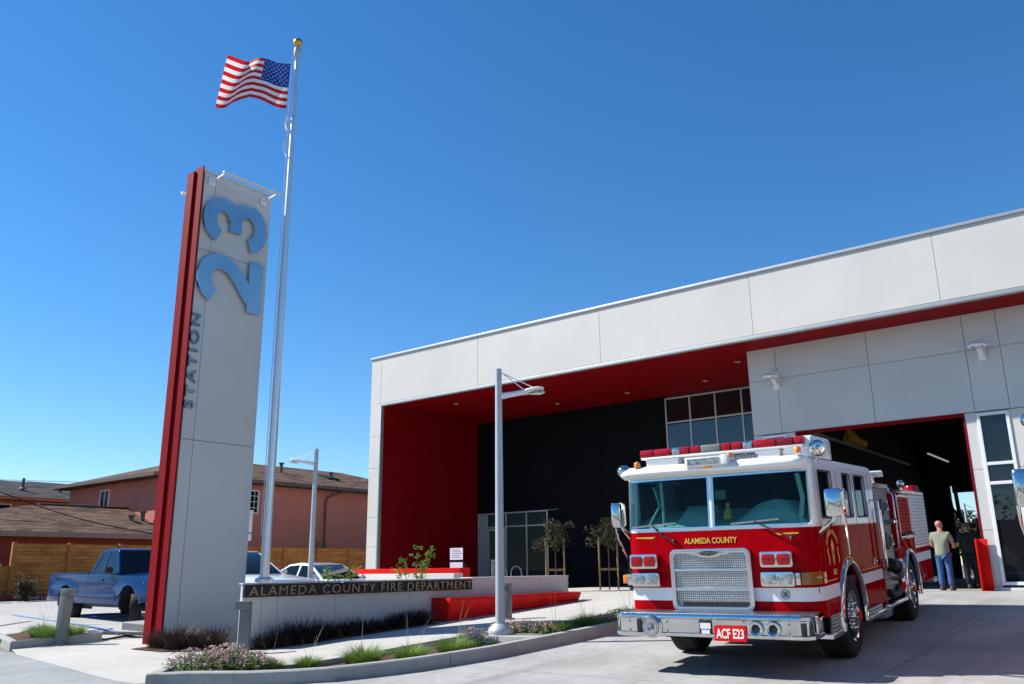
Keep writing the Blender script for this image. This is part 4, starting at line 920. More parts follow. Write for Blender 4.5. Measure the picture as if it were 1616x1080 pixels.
    mb = MB(); mb.lathe([(.0,.02),(.05,.05),(.10,.045),(.125,.02),(.14,.0)], (-.70,-.475,.545), (0,-1,0), 28); sr = mb.build('siren_speaker', M['bright_alu'], bump)
    mb = MB()
    for r in (.035,.06,.085,.11): mb.tube([(-.70+r*math.cos(R_(a)), -.522+.0, .545+r*math.sin(R_(a))) for a in range(0,361,20)], .005, 5)
    mb.build('speaker_ring', M['bollard'], sr)
    mb = MB(); mb.box(-.90,-.84,-.482,-.470,.47,.63); mb.box(1.10,1.16,-.476,-.43,.48,.62); mb.build('tow_eye', M['black'], bump, bevel=.012)
    mb = MB(); mb.box(-.09,.07,-.474,-.462,.47,.63); hb = mb.build('reel_pocket', M['black'], bump); mb = MB(); mb.box(-.075,.055,-.485,-.475,.535,.60); mb.box(-.06,.04,-.485,-.475,.48,.525); mb.build('coupling', M['reflect_white'], hb)
    for x in (.60,.80):
        mb = MB(); mb.lathe([(.045,.0),(.05,.03),(.075,.045),(.085,.04),(.088,.02),(.085,.0)], (x,-.474,.55), (0,-1,0), 24); h = mb.build('air_horn', M['chrome'], bump)
        mb = MB(); mb.lathe([(.05,0),(.05,.028)], (x,-.474,.55), (0,-1,0), 20); mb.build('horn_throat', M['black'], h)
    mb = MB(); mb.prism(rrect(.10,.48,.405,.575,.012), (0,-.490,0), (1,0,0), (0,0,1), (0,-.01,0)); pl = mb.build('number_plate', M['red_paint'], bump)
    text_mb('ACF E23', (.125,-.5005,.435), (1,0,0), (0,0,1), width=.33, height=.11, depth=.003, bold=.025).build('plate_lettering', M['plate_white'], pl)
    mb = MB()
    for x in (-.50,-.50,.95,.95,-1.05,-1.05): pass
    for x, z in ((-.50,.60),(-.50,.50),(.97,.60),(.97,.50),(-1.0,.60),(-1.0,.50),(.0,.65),(.45,.62)): mb.sphere((x,-.470,z),.016,8)
    mb.build('bolt', M['chrome'], bump)
    mb = MB(); mb.box(1.236,1.262,-.36,-.16,.50,.66); ml = mb.build('marker_lamp', M['chrome'], bump, bevel=.008); mb = MB(); mb.box(1.262,1.272,-.33,-.19,.53,.63); mb.build('lens', M['clear_lens'], ml)
    # --- light bar and roof fittings
    mb = MB(); mb.box(-1.02,1.16,.24,.52,2.625,2.655); mb.box(-1.0,1.14,.30,.46,2.655,2.745); lb = mb.build('light_bar', M['alu_white'], t, bevel=.005)
    segs = [(180,290,'red_lens'),(298,440,'red_lens'),(450,515,'clear_lens'),(522,590,'red_lens'),(602,676,'red_lens'),(684,835,'bollard'),(843,915,'red_lens'),(924,1004,'red_lens'),(1013,1083,'clear_lens'),(1092,1254,'red_lens'),(1264,1380,'red_lens_dark'),(1386,1450,'red_lens')]
    for a, b, k in segs:
        xa = -1.03+(a-180)/1270*2.2; xb = -1.03+(b-180)/1270*2.2
        mb = MB(); mb.prism([(.235,2.66),(.525,2.66),(.525,2.73),(.49,2.755),(.27,2.755),(.235,2.73)], (xa,0,0), (0,1,0), (0,0,1), (xb-xa,0,0)); mb.build('light_module', M[k], lb, bevel=.008)
    for x0, x1 in ((-.96,-.50),(.58,.86)):
        mb = MB(); mb.box(x0,x1,.27,.5,2.50,2.622); mb.build('bar_support', M['truck_white'], t, bevel=.01)
    mb = MB(); mb.box(-.50,.58,.45,.47,2.52,2.60); mb.build('screen_panel', M['tread'], t)
    mb = MB(); mb.prism([(.30,2.50),(1.30,2.50),(1.30,2.74),(1.18,2.77),(.42,2.77),(.32,2.74)], (.90,0,0), (0,1,0), (0,0,1), (.34,0,0)); mb.build('roof_box', M['truck_white'], t, bevel=.015)
    mb = MB(); mb.lathe([(.0,.03),(.07,.05),(.095,.03),(.105,.0),(.10,-.05),(.05,-.09),(.0,-.10)], (1.30,.36,2.60), Vector((.55,-.8,0)), 22); sp_ = mb.build('spot_lamp', M['chrome'], t, smooth=60)
    mb = MB(); mb.lathe([(.085,.032),(.0,.052)], (1.30,.36,2.60), Vector((.55,-.8,0)), 22); mb.build('lens', M['clear_lens'], sp_)
    mb = MB(); mb.tube([(1.30,.38,2.60),(1.26,.4,2.46),(1.15,.4,2.47)], .02, 8); mb.build('lamp_arm', M['chrome'], sp_)
    mb = MB(); mb.sphere((-1.18,.02,2.475),.085,16,(1.15,1,.95)); sp2 = mb.build('spot_lamp', M['chrome'], t, smooth=60); mb = MB(); mb.tube([(-1.16,.03,2.46),(-1.05,.08,2.46)],.02,8); mb.build('lamp_arm', M['chrome'], sp2)
    for x, z in ((-.96,2.535),(.32,2.555),(1.16,2.555)):
        mb = MB(); mb.lathe([(.04,-.03),(.042,.0),(.04,.03),(.02,.05),(.0,.053)], (x,-.02,z), n=14); mb.build('beacon', M['amber'], t, smooth=60)
    mb = MB(); mb.box(-.24,.30,-.14,-.02,2.45,2.57); mb.box(.25,.33,-.16,0,2.46,2.58); fl = mb.build('flood_light', M['truck_white'], t, bevel=.01)
    mb = MB(); mb.box(-.20,.22,-.155,-.14,2.475,2.55); mb.build('lens', M['clear_lens'], fl)
    mb = MB(); mb.box(.0,.10,-.145,-.10,2.425,2.445); mb.build('beacon', M['amber'], t, bevel=.004)
    # --- mirrors
    for s in (1, -1):
        mx_ = 1.53 if s > 0 else -1.345; mb = MB(); rings = []
        for y, k in ((-.12,.75),(-.10,.95),(-.03,1),(.05,.97),(.07,.9)):
            rings.append([(mx_+(p[0])*k, y, 1.925+(p[1])*k) for p in rrect(-.115,.115,-.165,.165,.045)])
        if s < 0: rings = [[(mx_+(p[0]-mx_)*.62, p[1]+.12, p[2]-.02) for p in r] for r in rings]
        mb.loft(rings); mr = mb.build('mirror', M['chrome'], t, smooth=50)
        mb = MB(); q_ = .0 if s > 0 else .12
        mb.tube([(s*1.235,.16+q_,1.56),(mx_-s*.06,-.02+q_,1.71),(mx_-s*.03,-.02+q_,1.77)], [.032,.028,.03], 10); mb.tube([(mx_+s*.07,q_,1.76),(mx_+s*.07,.06+q_,1.60),(mx_+s*.03,.22+q_,1.33)], .014, 8)
        mb.build('mirror_arm', M['chrome'], mr)
    # --- wheels
    def wheel(x, y, s, dual=False):
        mb = MB(); w0 = .38 if not dual else .58
        pr_ = [(.30,-w0/2),(.47,-w0/2),(.505,-w0/2+.03),(.515,-w0/2+.06),(.515,w0/2-.06),(.505,w0/2-.03),(.47,w0/2),(.42,w0/2+.004),(.30,w0/2-.02)]
        xc = x-s*w0/2
        mb.lathe(pr_, (xc, y, .515), (s,0,0), 40)
        for r_ in (-.08,-.03,.03,.08): pass
        wl = mb.build('wheel', M['rubber'], t, smooth=40)
        mb = MB(); f = w0/2
        prr = [(.30,f-.02),(.315,f+.0),(.29,f-.01),(.27,f-.06),(.20,f-.09),(.19,f-.02),(.12,f-.015),(.11,f+.05),(.07,f+.075),(.0,f+.08)] if not dual else [(.30,f-.02),(.315,f),(.29,f-.01),(.27,f-.10),(.20,f-.13),(.14,f-.12),(.13,f-.02),(.10,f+.02),(.0,f+.03)]
        mb.lathe(prr, (xc, y, .515), (s,0,0), 36); rim = mb.build('rim', M['chrome'], wl, smooth=40)
        for k in range(10): mb = MB(); mb.lathe([(.016,0),(.018,.04),(.008,.055)], (xc+s*(f-.02 if not dual else f-.12), y+.155*math.cos(R_(36*k)), .515+.155*math.sin(R_(36*k))), (s,0,0), 6); mb.build('lug_nut', M['chrome'], rim)
        mb = MB(); mb.lathe([(.06,0),(.055,.02),(.0,.024)], (xc+s*(f+.072 if not dual else f+.02), y, .515), (s,0,0), 14); mb.build('hub_cap', M['red_paint'], rim)
        mb = MB()
        for k in range(46):
            a = R_(k*360/46); c = Vector((xc, y+.514*math.cos(a), .515+.514*math.sin(a))); tt = Vector((0,-math.sin(a),math.cos(a))); nn = Vector((0,math.cos(a),math.sin(a)))
            for x0_, x1_ in ((-w0/2+.04,-.035),(-.025,.025),(.035,w0/2-.04)):
                p = [c+Vector((x_,0,0))+tt*q for x_, q in ((x0_,-.024),(x1_,-.024),(x1_,.024),(x0_,.024))]; mb.hexa(p+[q+nn*.008 for q in p])
        mb.build('tread', M['rubber'], wl)
    for s in (-1, 1): wheel(s*1.215, 1.55, s); wheel(s*1.215, 6.05, s, True)
    # wheel wells and chrome fenders
    for s in (-1, 1):
        for yc, r in ((1.55,.64),(6.05,.62)):
            mb = MB(); x0, x1 = s*.72, s*1.20
            mb.loft([[(x, yc+r*math.cos(R_(a)), .52+r*math.sin(R_(a))) for a in range(-8,189,7)] for x in (x0, x1)], cap=False, closed=False)
            mb.box(min(s*.70,s*.72), max(s*.70,s*.72), yc-r, yc+r, .5, .52+r); mb.build('wheel_well', M['black'], t)
            mb = MB(); rings = []
            for a in range(-12,193,7):
                c_, s_ = math.cos(R_(a)), math.sin(R_(a))
                rings.append([(s*xx, yc+rr*c_, .52+rr*s_) for xx, rr in ((1.20,r-.01),(1.25,r-.012),(1.275,r+.01),(1.275,r+.03),(1.25,r+.06),(1.20,r+.062))])
            mb.loft(rings); mb.build('fender', M['chrome'], t, smooth=50)
    # cab steps
    for s in (-1, 1):
        x0, x1 = sorted((s*.95, s*1.25))
        for y0, y1 in ((.30,.86),(2.28,3.62)): mb = MB(); mb.box(x0, x1, y0, y1, .36, .43); mb.build('step', M['bright_alu'], t, bevel=.008)
        x2, x3 = sorted((s*1.215, s*1.233))
        for y0, y1 in ((.34,.80),(2.36,3.30)): mb = MB(); mb.box(x2, x3, y0, y1, .43, .80); mb.build('step_well', M['tread'], t)
        mb = MB()
        for y, a, b in ((3.50,1.10,2.0),): mb.tube([(s*1.24,y,a),(s*1.31,y,a+.03),(s*1.31,y,b-.03),(s*1.24,y,b)], .017, 8)
        mb.build('grab_rail', M['bright_alu'], t)
    # --- pump house
    mb = MB(); mb.box(-1.20,1.20,3.80,4.95,.50,2.20); mb.build('pump_panel', M['pump_panel'], t, bevel=.01)
    mb = MB(); mb.box(-1.22,1.22,3.78,4.97,2.202,2.27); mb.build('pump_top', M['tread'], t, bevel=.01)
    mb = MB(); mb.box(-1.225,1.225,3.66,3.78,.45,2.1); mb.box(-1.05,1.05,3.60,3.70,.5,2.3); mb.build('pump_frame', M['truck_red'], t)
    for s in (-1, 1):
        X = s*1.20
        for y, z, r in ((4.35,1.90,.13),(4.40,1.36,.13)):
            mb = MB(); mb.lathe([(r,0),(r,.03),(r*.8,.05),(r*.55,.05),(r*.5,.09),(r*.2,.11),(.0,.11)], (X,y,z), (s,0,0), 20); dcp = mb.build('discharge', M['bollard'], t)
            mb = MB()
            for k in range(3): mb.bar((X+s*.08,y,z),(X+s*.08,y+r*.8*math.cos(R_(k*120+90)),z+r*.8*math.sin(R_(k*120+90))),.03,.03)
            mb.build('discharge_cap', M['chrome'], dcp)
        for y, z in ((4.62,1.66),(4.66,1.05),(4.62,.78)):
            mb = MB(); mb.lathe([(.035,0),(.035,.10),(.055,.11),(.055,.15),(.0,.155)], (X,y,z), (s,-.3,0), 14); mb.build('valve', M['chrome'], t)
        mb = MB(); mb.tube([(X,4.25,1.02),(X+s*.06,4.24,1.0),(X+s*.11,4.36,.96)], [.10,.105,.10], 16); sc_ = mb.build('suction_hose', M['black'], t)
        mb = MB(); mb.lathe([(.115,0),(.12,.06),(.10,.09),(.0,.09)], (X+s*.11,4.36,.96), (s*.5,.8,-.2), 18); mb.build('suction_cap', M['trim'], sc_)
        mb = MB(); mb.tube([(X+s*.02,3.95,.62),(X+s*.05,4.1,.55),(X+s*.05,4.6,.56),(X+s*.02,4.75,.64)], .05, 8); mb.build('hose_loop', M['black'], t)
        mb = MB(); mb.tube([(X+s*.02,3.72,.95),(X+s*.09,3.72,1.0),(X+s*.09,3.72,1.85),(X+s*.02,3.72,1.9)], .016, 8); mb.build('grab_rail', M['bright_alu'], t); mb = MB(); mb.tube([(X+s*.02,4.90,1.20),(X+s*.09,4.90,1.25),(X+s*.09,4.90,2.1),(X+s*.02,4.90,2.15)], .016, 8); mb.build('grab_rail', M['bright_alu'], t)
        x0, x1 = sorted((s*.9, s*1.27)); mb = MB(); mb.box(x0, x1, 3.66, 5.2, .40, .46); mb.build('running_board', M['bright_alu'], t, bevel=.006)
        mb = MB(); x0, x1 = sorted((s*.8, s*1.12)); mb.box(x0, x1, 4.0, 4.7, .22, .39); mb.build('battery_box', M['bright_alu'], t, bevel=.01)
    # deck fittings
    mb = MB(); mb.box(.70,1.04,5.6,5.72,2.43,2.54); dk = mb.build('deck_light', M['truck_white'], t, bevel=.01); mb = MB(); mb.box(.72,1.02,5.585,5.6,2.45,2.52); mb.build('lens', M['clear_lens'], dk)
    mb = MB(); mb.tube([(.87,5.66,2.2),(.87,5.66,2.44)], .03, 8); mb.tube([(.62,5.66,2.2),(.72,5.66,2.28),(1.02,5.66,2.28),(1.12,5.66,2.2)], .03, 8); mb.build('light_stand', M['chrome'], dk)
    mb = MB(); mb.tube([(.2,4.5,2.27),(.2,4.5,2.5),(.2,4.2,2.55)], .06, 10); mb.build('deck_gun', M['bollard'], t)
    # --- body
    RB = 6.05
    mb = MB()
    for s in (-1, 1):
        poly = [(4.99,2.14),(8.45,2.14),(8.45,.56),(RB+.66,.56)]+arch(RB,.62,.52,.56)+[(RB-.66,.56),(4.99,.50)]
        mb.prism(poly, (s*1.225-(s > 0)*.03,0,0), (0,1,0), (0,0,1), (.03,0,0))
    mb.box(-1.19,1.19,8.40,8.45,.56,2.14); mb.box(-1.19,1.19,4.99,5.03,.5,2.14); mb.box(-1.19,1.19,5.03,8.40,1.98,2.02)
    bd = mb.build('body', M['truck_red'], t, bevel=.006)
    for s in (-1, 1): mb = MB(); x0, x1 = sorted((s*1.14, s*1.235)); mb.box(x0, x1, 4.98, 8.46, 2.143, 2.20); mb.build('body_rail', M['bright_alu'], bd, bevel=.008)
    mb = MB(); mb.box(-1.1,1.1,5.1,8.3,2.05,2.18); mb.build('hose_bed', M['dark_cloth'], bd)
    mb = MB()
    for s in (-1, 1):
        x0, x1 = sorted((s*1.226, s*1.229))
        for y0, y1, z0 in ((5.0,5.40,.87),(6.72,8.44,.92)): mb = MB(); mb.box(x0, x1, y0, y1, z0, z0+.155); mb.build('stripe', M['reflect_white'], bd)
    for s in (-1, 1):
        X = s*1.226
        mb = MB(); mb.ring_plate([(5.42,1.36),(6.62,1.36),(6.62,2.12),(5.42,2.12)], [(5.47,1.41),(6.57,1.41),(6.57,2.07),(5.47,2.07)], (X,0,0), (0,1,0), (0,0,1), (s*.03,0,0)); fm = mb.build('locker', M['bright_alu'], bd, bevel=.004)
        mb = MB()
        for k in range(11): mb.box(min(X,X+s*.014), max(X,X+s*.014), 5.472, 6.568, 1.41+k*.06+.003, 1.41+k*.06+.057)
        mb.build('roll_shutter', M['truck_red'], fm, bevel=.004, seg=1)
        mb = MB(); mb.tube([(X+s*.02,5.5,1.45),(X+s*.06,5.55,1.43),(X+s*.06,6.5,1.43),(X+s*.02,6.55,1.45)], .02, 8); mb.build('hand_rail', M['black'], fm)
        mb = MB()
        for k in range(15): mb.box(min(X,X+s*.014), max(X,X+s*.014), 6.78, 8.36, 1.22+k*.06+.003, 1.22+k*.06+.057)
        mb.build('roll_shutter', M['truck_white'], bd, bevel=.004, seg=1)
        mb = MB(); mb.ring_plate([(6.73,1.17),(8.41,1.17),(8.41,2.135),(6.73,2.135)], [(6.775,1.215),(8.365,1.215),(8.365,2.125),(6.775,2.125)], (X,0,0), (0,1,0), (0,0,1), (s*.02,0,0)); mb.build('shutter_frame', M['bright_alu'], bd)
        mb = MB(); mb.box(min(X,X+s*.01), max(X,X+s*.01), 5.05, 5.36, .60, 1.95); mb.build('compartment_door', M['truck_red'], bd, bevel=.004)
    mb = MB(); mb.box(-1.22,1.22,8.47,8.95,.46,.54); mb.build('rear_step', M['tread'], bd, bevel=.006)
    mb = MB(); mb.lathe([(.0,.06),(.055,.05),(.075,.0),(.06,-.05),(.0,-.06)], (.97,7.7,2.36), (.3,-1,0), 18); mb.tube([(.97,7.72,2.2),(.97,7.72,2.4)],.03,8); mb.build('rear_spot', M['chrome'], bd, smooth=60)
    mb = MB(); mb.lathe([(.14,0),(.14,.08),(.11,.13),(.0,.14)], (1.08,8.15,2.20), n=18); mb.build('rear_beacon', M['red_lens'], bd)
    return t
E1 = fire_engine()
def engine_matrix(ox, oy, oz, yaw, grade):
    by = Vector((-math.sin(yaw), math.cos(yaw), grade)).normalized(); bx = Vector((math.cos(yaw), math.sin(yaw), 0)); bz = bx.cross(by)
    return Matrix(((bx.x,by.x,bz.x,ox),(bx.y,by.y,bz.y,oy),(bx.z,by.z,bz.z,oz),(0,0,0,1)))
E1.matrix_world = engine_matrix(-4.714, 10.147, .045, R_(4.2), .05)
E2 = copy_tree(E1); E2.matrix_world = engine_matrix(.27, 8.62, -.02, R_(2.5), .05)
E2['label'] = 'second fire engine at the right edge, only its chrome wing mirror in view'

# ------------------------------------------------------------------ parked vehicles (local frame: x forward, y to the left, z up, rear axle at x 0)
def small_wheel(t, x, y, s, r, w_, steer=0, name='wheel'):
    mb = MB(); d = Vector((math.sin(steer)*s*-1, math.cos(steer)*s, 0)) if s > 0 else Vector((math.sin(steer), -math.cos(steer), 0))
    c = Vector((x, y, r)) - d*w_/2
    mb.lathe([(r*.62,-w_/2),(r*.93,-w_/2),(r,-w_/2+.03),(r,w_/2-.03),(r*.93,w_/2),(r*.64,w_/2)], c, d, 32)
    wl = mb.build(name, M['rubber'], t, smooth=40)
    mb = MB(); mb.lathe([(r*.63,w_/2-.01),(r*.60,w_/2-.03),(r*.3,w_/2-.06),(r*.2,w_/2-.02),(0,w_/2-.015)], c, d, 28)
    ax = d; q = Vector((0,0,1)); p = ax.cross(q)
    for k in range(5):
        a = R_(72*k); e = p*math.cos(a)+q*math.sin(a); mb.bar(c+d*(w_/2-.03)+e*r*.15, c+d*(w_/2-.02)+e*r*.6, .05, .03, up=d)
    mb.build('rim', M['bright_alu'], wl, smooth=40)
def arch_poly(xc, r, zc, z0, n=12):
    a0 = math.asin((z0-zc)/r); return [(xc+r*math.cos(math.pi-a0-(math.pi-2*a0)*i/n), zc+r*math.sin(math.pi-a0-(math.pi-2*a0)*i/n)) for i in range(n+1)]
def shell_side(mb, prof, hw, y_in, s, mi=0):
    mb.prism(prof, (0, s*hw-(s > 0)*y_in, 0), (1,0,0), (0,0,1), (0,y_in,0), mi)
def pickup(loc, yaw):
    t = thing('pickup_truck', 'blue extended cab pickup truck parked behind the sign tower', 'pickup truck', (0,0,0)); bl = M['blue_paint']
    HW, WB = .92, 3.55
    prof = [(-1.22,.52),(-.52,.50)]+arch_poly(0,.50,.40,.50)+[(.55,.46),(WB-.55,.46)]+arch_poly(WB,.50,.40,.46)+[(WB+.52,.50),(WB+.90,.55),(WB+.93,.95),(WB+.80,1.03),(WB-.9,1.14),(1.20,1.16),(1.18,1.16),(-1.25,1.16)]
    mb = MB()
    for s in (-1, 1): shell_side(mb, prof, HW, .06, s)
    mb.box(-1.25,-1.17,-HW+.06,HW-.06,.55,1.15); mb.box(1.10,1.17,-HW+.06,HW-.06,.6,1.16)
    mb.loft([[(WB-.95,-HW+.03,1.13),(WB-.95,0,1.19),(WB-.95,HW-.03,1.13),(WB-.95,HW-.03,1.05),(WB-.95,-HW+.03,1.05)],[(WB+.3,-HW+.04,1.09),(WB+.3,0,1.15),(WB+.3,HW-.04,1.09),(WB+.3,HW-.04,1.0),(WB+.3,-HW+.04,1.0)],[(WB+.86,-HW+.1,1.01),(WB+.90,0,1.05),(WB+.86,HW-.1,1.01),(WB+.86,HW-.1,.9),(WB+.86,-HW+.1,.9)]])
    mb.box(WB+.80,WB+.92,-HW+.06,HW-.06,.58,.92)
    body = mb.build('body', bl, t, bevel=.03, smooth=45)
    mb = MB()
    for s in (-1, 1): # fender bulges and waist crease
        for xc, xa, xb in ((0,-1.15,.75),(WB,WB-.85,WB+.85)):
            ring = []
            for k in range(9):
                f = k/8; x = xa+(xb-xa)*f; b_ = .045*math.sin(math.pi*f)**.6 if 0 < f < 1 else 0; zt = .90+.09*math.sin(math.pi*f)
                ring.append([(x,s*(HW-.03),zt+.06),(x,s*(HW+b_),zt-.05),(x,s*(HW+b_),max(.62, .40+math.sqrt(max(0,.51**2-(x-xc)**2)) if abs(x-xc)<.51 else .62)),(x,s*(HW-.03),max(.60,.40+math.sqrt(max(0,.51**2-(x-xc)**2)) if abs(x-xc)<.51 else .60))])
            mb.loft(ring); mb.build('fender', bl, body, smooth=60); mb = MB()
        mb.hexa([(.6,s*(HW-.02),.60),(2.85,s*(HW-.02),.60),(2.85,s*(HW+.035),.63),(.6,s*(HW+.035),.63),(.6,s*(HW-.02),.72),(2.85,s*(HW-.02),.72),(2.85,s*(HW+.03),.69),(.6,s*(HW+.03),.69)])
        mb.build('side_moulding', bl, body); mb = MB()
    mb = MB(); mb.box(-1.2,1.1,-HW+.08,HW-.08,.75,.80); mb.box(-1.1,WB+.8,-.7,.7,.38,.56); mb.build('bed_floor', M['black'], t)
    mb = MB()
    for s in (-1, 1): mb.box(-1.24,1.15,min(s*(HW-.07),s*(HW+.005)),max(s*(HW-.07),s*(HW+.005)),1.163,1.19)
    mb.build('bed_rail', bl, t, bevel=.012)
    # cab: roof and pillars; windows between
    def sec(x, hwb, hwt, zb, zt): return x
    zb, zt = 1.15, 1.70; hb, ht = HW-.05, HW-.21
    Pn = {'rb':(1.22,zb),'rt':(1.42,zt),'ft':(2.28,zt),'fb':(2.78,zb)}
    mb = MB(); mb.loft([[(1.38,-ht,zt-.05),(1.38,ht,zt-.05),(1.44,ht-.03,zt+.02),(1.44,-ht+.03,zt+.02)],[(1.8,-ht,zt-.03),(1.8,ht,zt-.03),(1.8,ht-.06,zt+.06),(1.8,-ht+.06,zt+.06)],[(2.32,-ht,zt-.06),(2.32,ht,zt-.06),(2.26,ht-.04,zt+.02),(2.26,-ht+.04,zt+.02)]])
    def pil(x0, x1, xt0, xt1, s):
        mb.hexa([(x0,s*hb,zb),(x1,s*hb,zb),(x1,s*(hb-.06),zb),(x0,s*(hb-.06),zb),(xt0,s*ht,zt-.03),(xt1,s*ht,zt-.03),(xt1,s*(ht-.06),zt-.03),(xt0,s*(ht-.06),zt-.03)])
    for s in (-1, 1): pil(1.17,1.33,1.37,1.48,s); pil(1.78,1.92,1.80,1.90,s); pil(2.72,2.84,2.24,2.32,s)
    mb.build('cab', bl, t, bevel=.015, smooth=45)
    for s in (-1, 1):
        for a, b, c, d in ((1.33,1.78,1.48,1.80),(1.92,2.72,1.90,2.24)):
            mb = MB(); mb.hexa([(a,s*(hb-.01),zb),(b,s*(hb-.01),zb),(b,s*(hb-.03),zb),(a,s*(hb-.03),zb),(c,s*(ht-.01),zt-.03),(d,s*(ht-.01),zt-.03),(d,s*(ht-.03),zt-.03),(c,s*(ht-.03),zt-.03)]); mb.build('window', M['glass_car'], t)
    mb = MB(); mb.hexa([(2.80,-hb+.06,zb),(2.80,hb-.06,zb),(2.77,hb-.06,zb),(2.77,-hb+.06,zb),(2.30,-ht+.04,zt-.03),(2.30,ht-.04,zt-.03),(2.27,ht-.04,zt-.03),(2.27,-ht+.04,zt-.03)]); mb.build('windscreen', M['glass_car'], t)
    mb = MB(); mb.hexa([(1.22,-hb+.06,zb),(1.22,hb-.06,zb),(1.25,hb-.06,zb),(1.25,-hb+.06,zb),(1.42,-ht+.04,zt-.03),(1.42,ht-.04,zt-.03),(1.45,ht-.04,zt-.03),(1.45,-ht+.04,zt-.03)]); mb.build('rear_window', M['glass_car'], t)
    mb = MB()
    for y in (-.4,.4): mb.box(1.85,2.0,y-.24,y+.24,.9,1.55)
    mb.build('seat', M['cab_dark'], t, bevel=.05)
    for s in (-1, 1):
        mb = MB(); mb.hexa([(2.40,s*.93,1.17),(2.60,s*.90,1.17),(2.60,s*1.10,1.17),(2.46,s*1.12,1.17),(2.40,s*.94,1.30),(2.58,s*.92,1.32),(2.56,s*1.10,1.31),(2.44,s*1.12,1.29)]); mb.build('mirror', M['black'], t, bevel=.03)
        mb = MB(); mb.box(1.92,2.12,min(s*HW,s*(HW+.02)),max(s*HW,s*(HW+.02)),.99,1.04); mb.build('door_handle', M['black'], t, bevel=.008)
        mb = MB(); mb.box(-1.27,-1.20,min(s*.72,s*.90),max(s*.72,s*.90),.80,1.10); mb.build('tail_light', M['red_lens'], t, bevel=.01)
        mb = MB(); mb.hexa([(WB+.72,s*.93,.82),(WB+.92,s*.70,.82),(WB+.92,s*.60,.82),(WB+.72,s*.60,.82),(WB+.66,s*.93,.98),(WB+.86,s*.70,.99),(WB+.86,s*.60,.99),(WB+.66,s*.60,.98)]); mb.build('headlight', M['amber'], t, bevel=.01)
        for xs in (1.20,1.86,2.86):
            mb = MB(); mb.box(xs-.006,xs+.006,min(s*HW,s*(HW+.002)),max(s*HW,s*(HW+.002)),.52,1.14); mb.build('seam', M['black'], body)
    mb = MB(); mb.box(-1.36,-1.22,-.88,.88,.50,.66); mb.build('rear_bumper', M['chrome'], t, bevel=.02)
    mb = MB(); mb.box(WB+.80,WB+1.0,-.9,.9,.44,.66); mb.build('front_bumper', M['bollard'], t, bevel=.04)
    for s in (-1, 1):
        small_wheel(t, 0, s*.86, s, .36, .24); small_wheel(t, WB, s*.86, s, .36, .24, steer=R_(-26))
        for xc in (0, WB):
            mb = MB(); mb.loft([[(xc+.49*math.cos(R_(a)), s*yy, .40+.49*math.sin(R_(a))) for a in range(-5,186,10)] for yy in (.45,.905)], cap=False, closed=False); mb.box(xc-.49,xc+.49,min(s*.44,s*.45),max(s*.44,s*.45),.3,.9); mb.build('wheel_well', M['black'], t)
    t.location = loc; t.rotation_euler = (0,0,yaw); return t
pickup((-22.7, 11.5, .12), R_(-4))
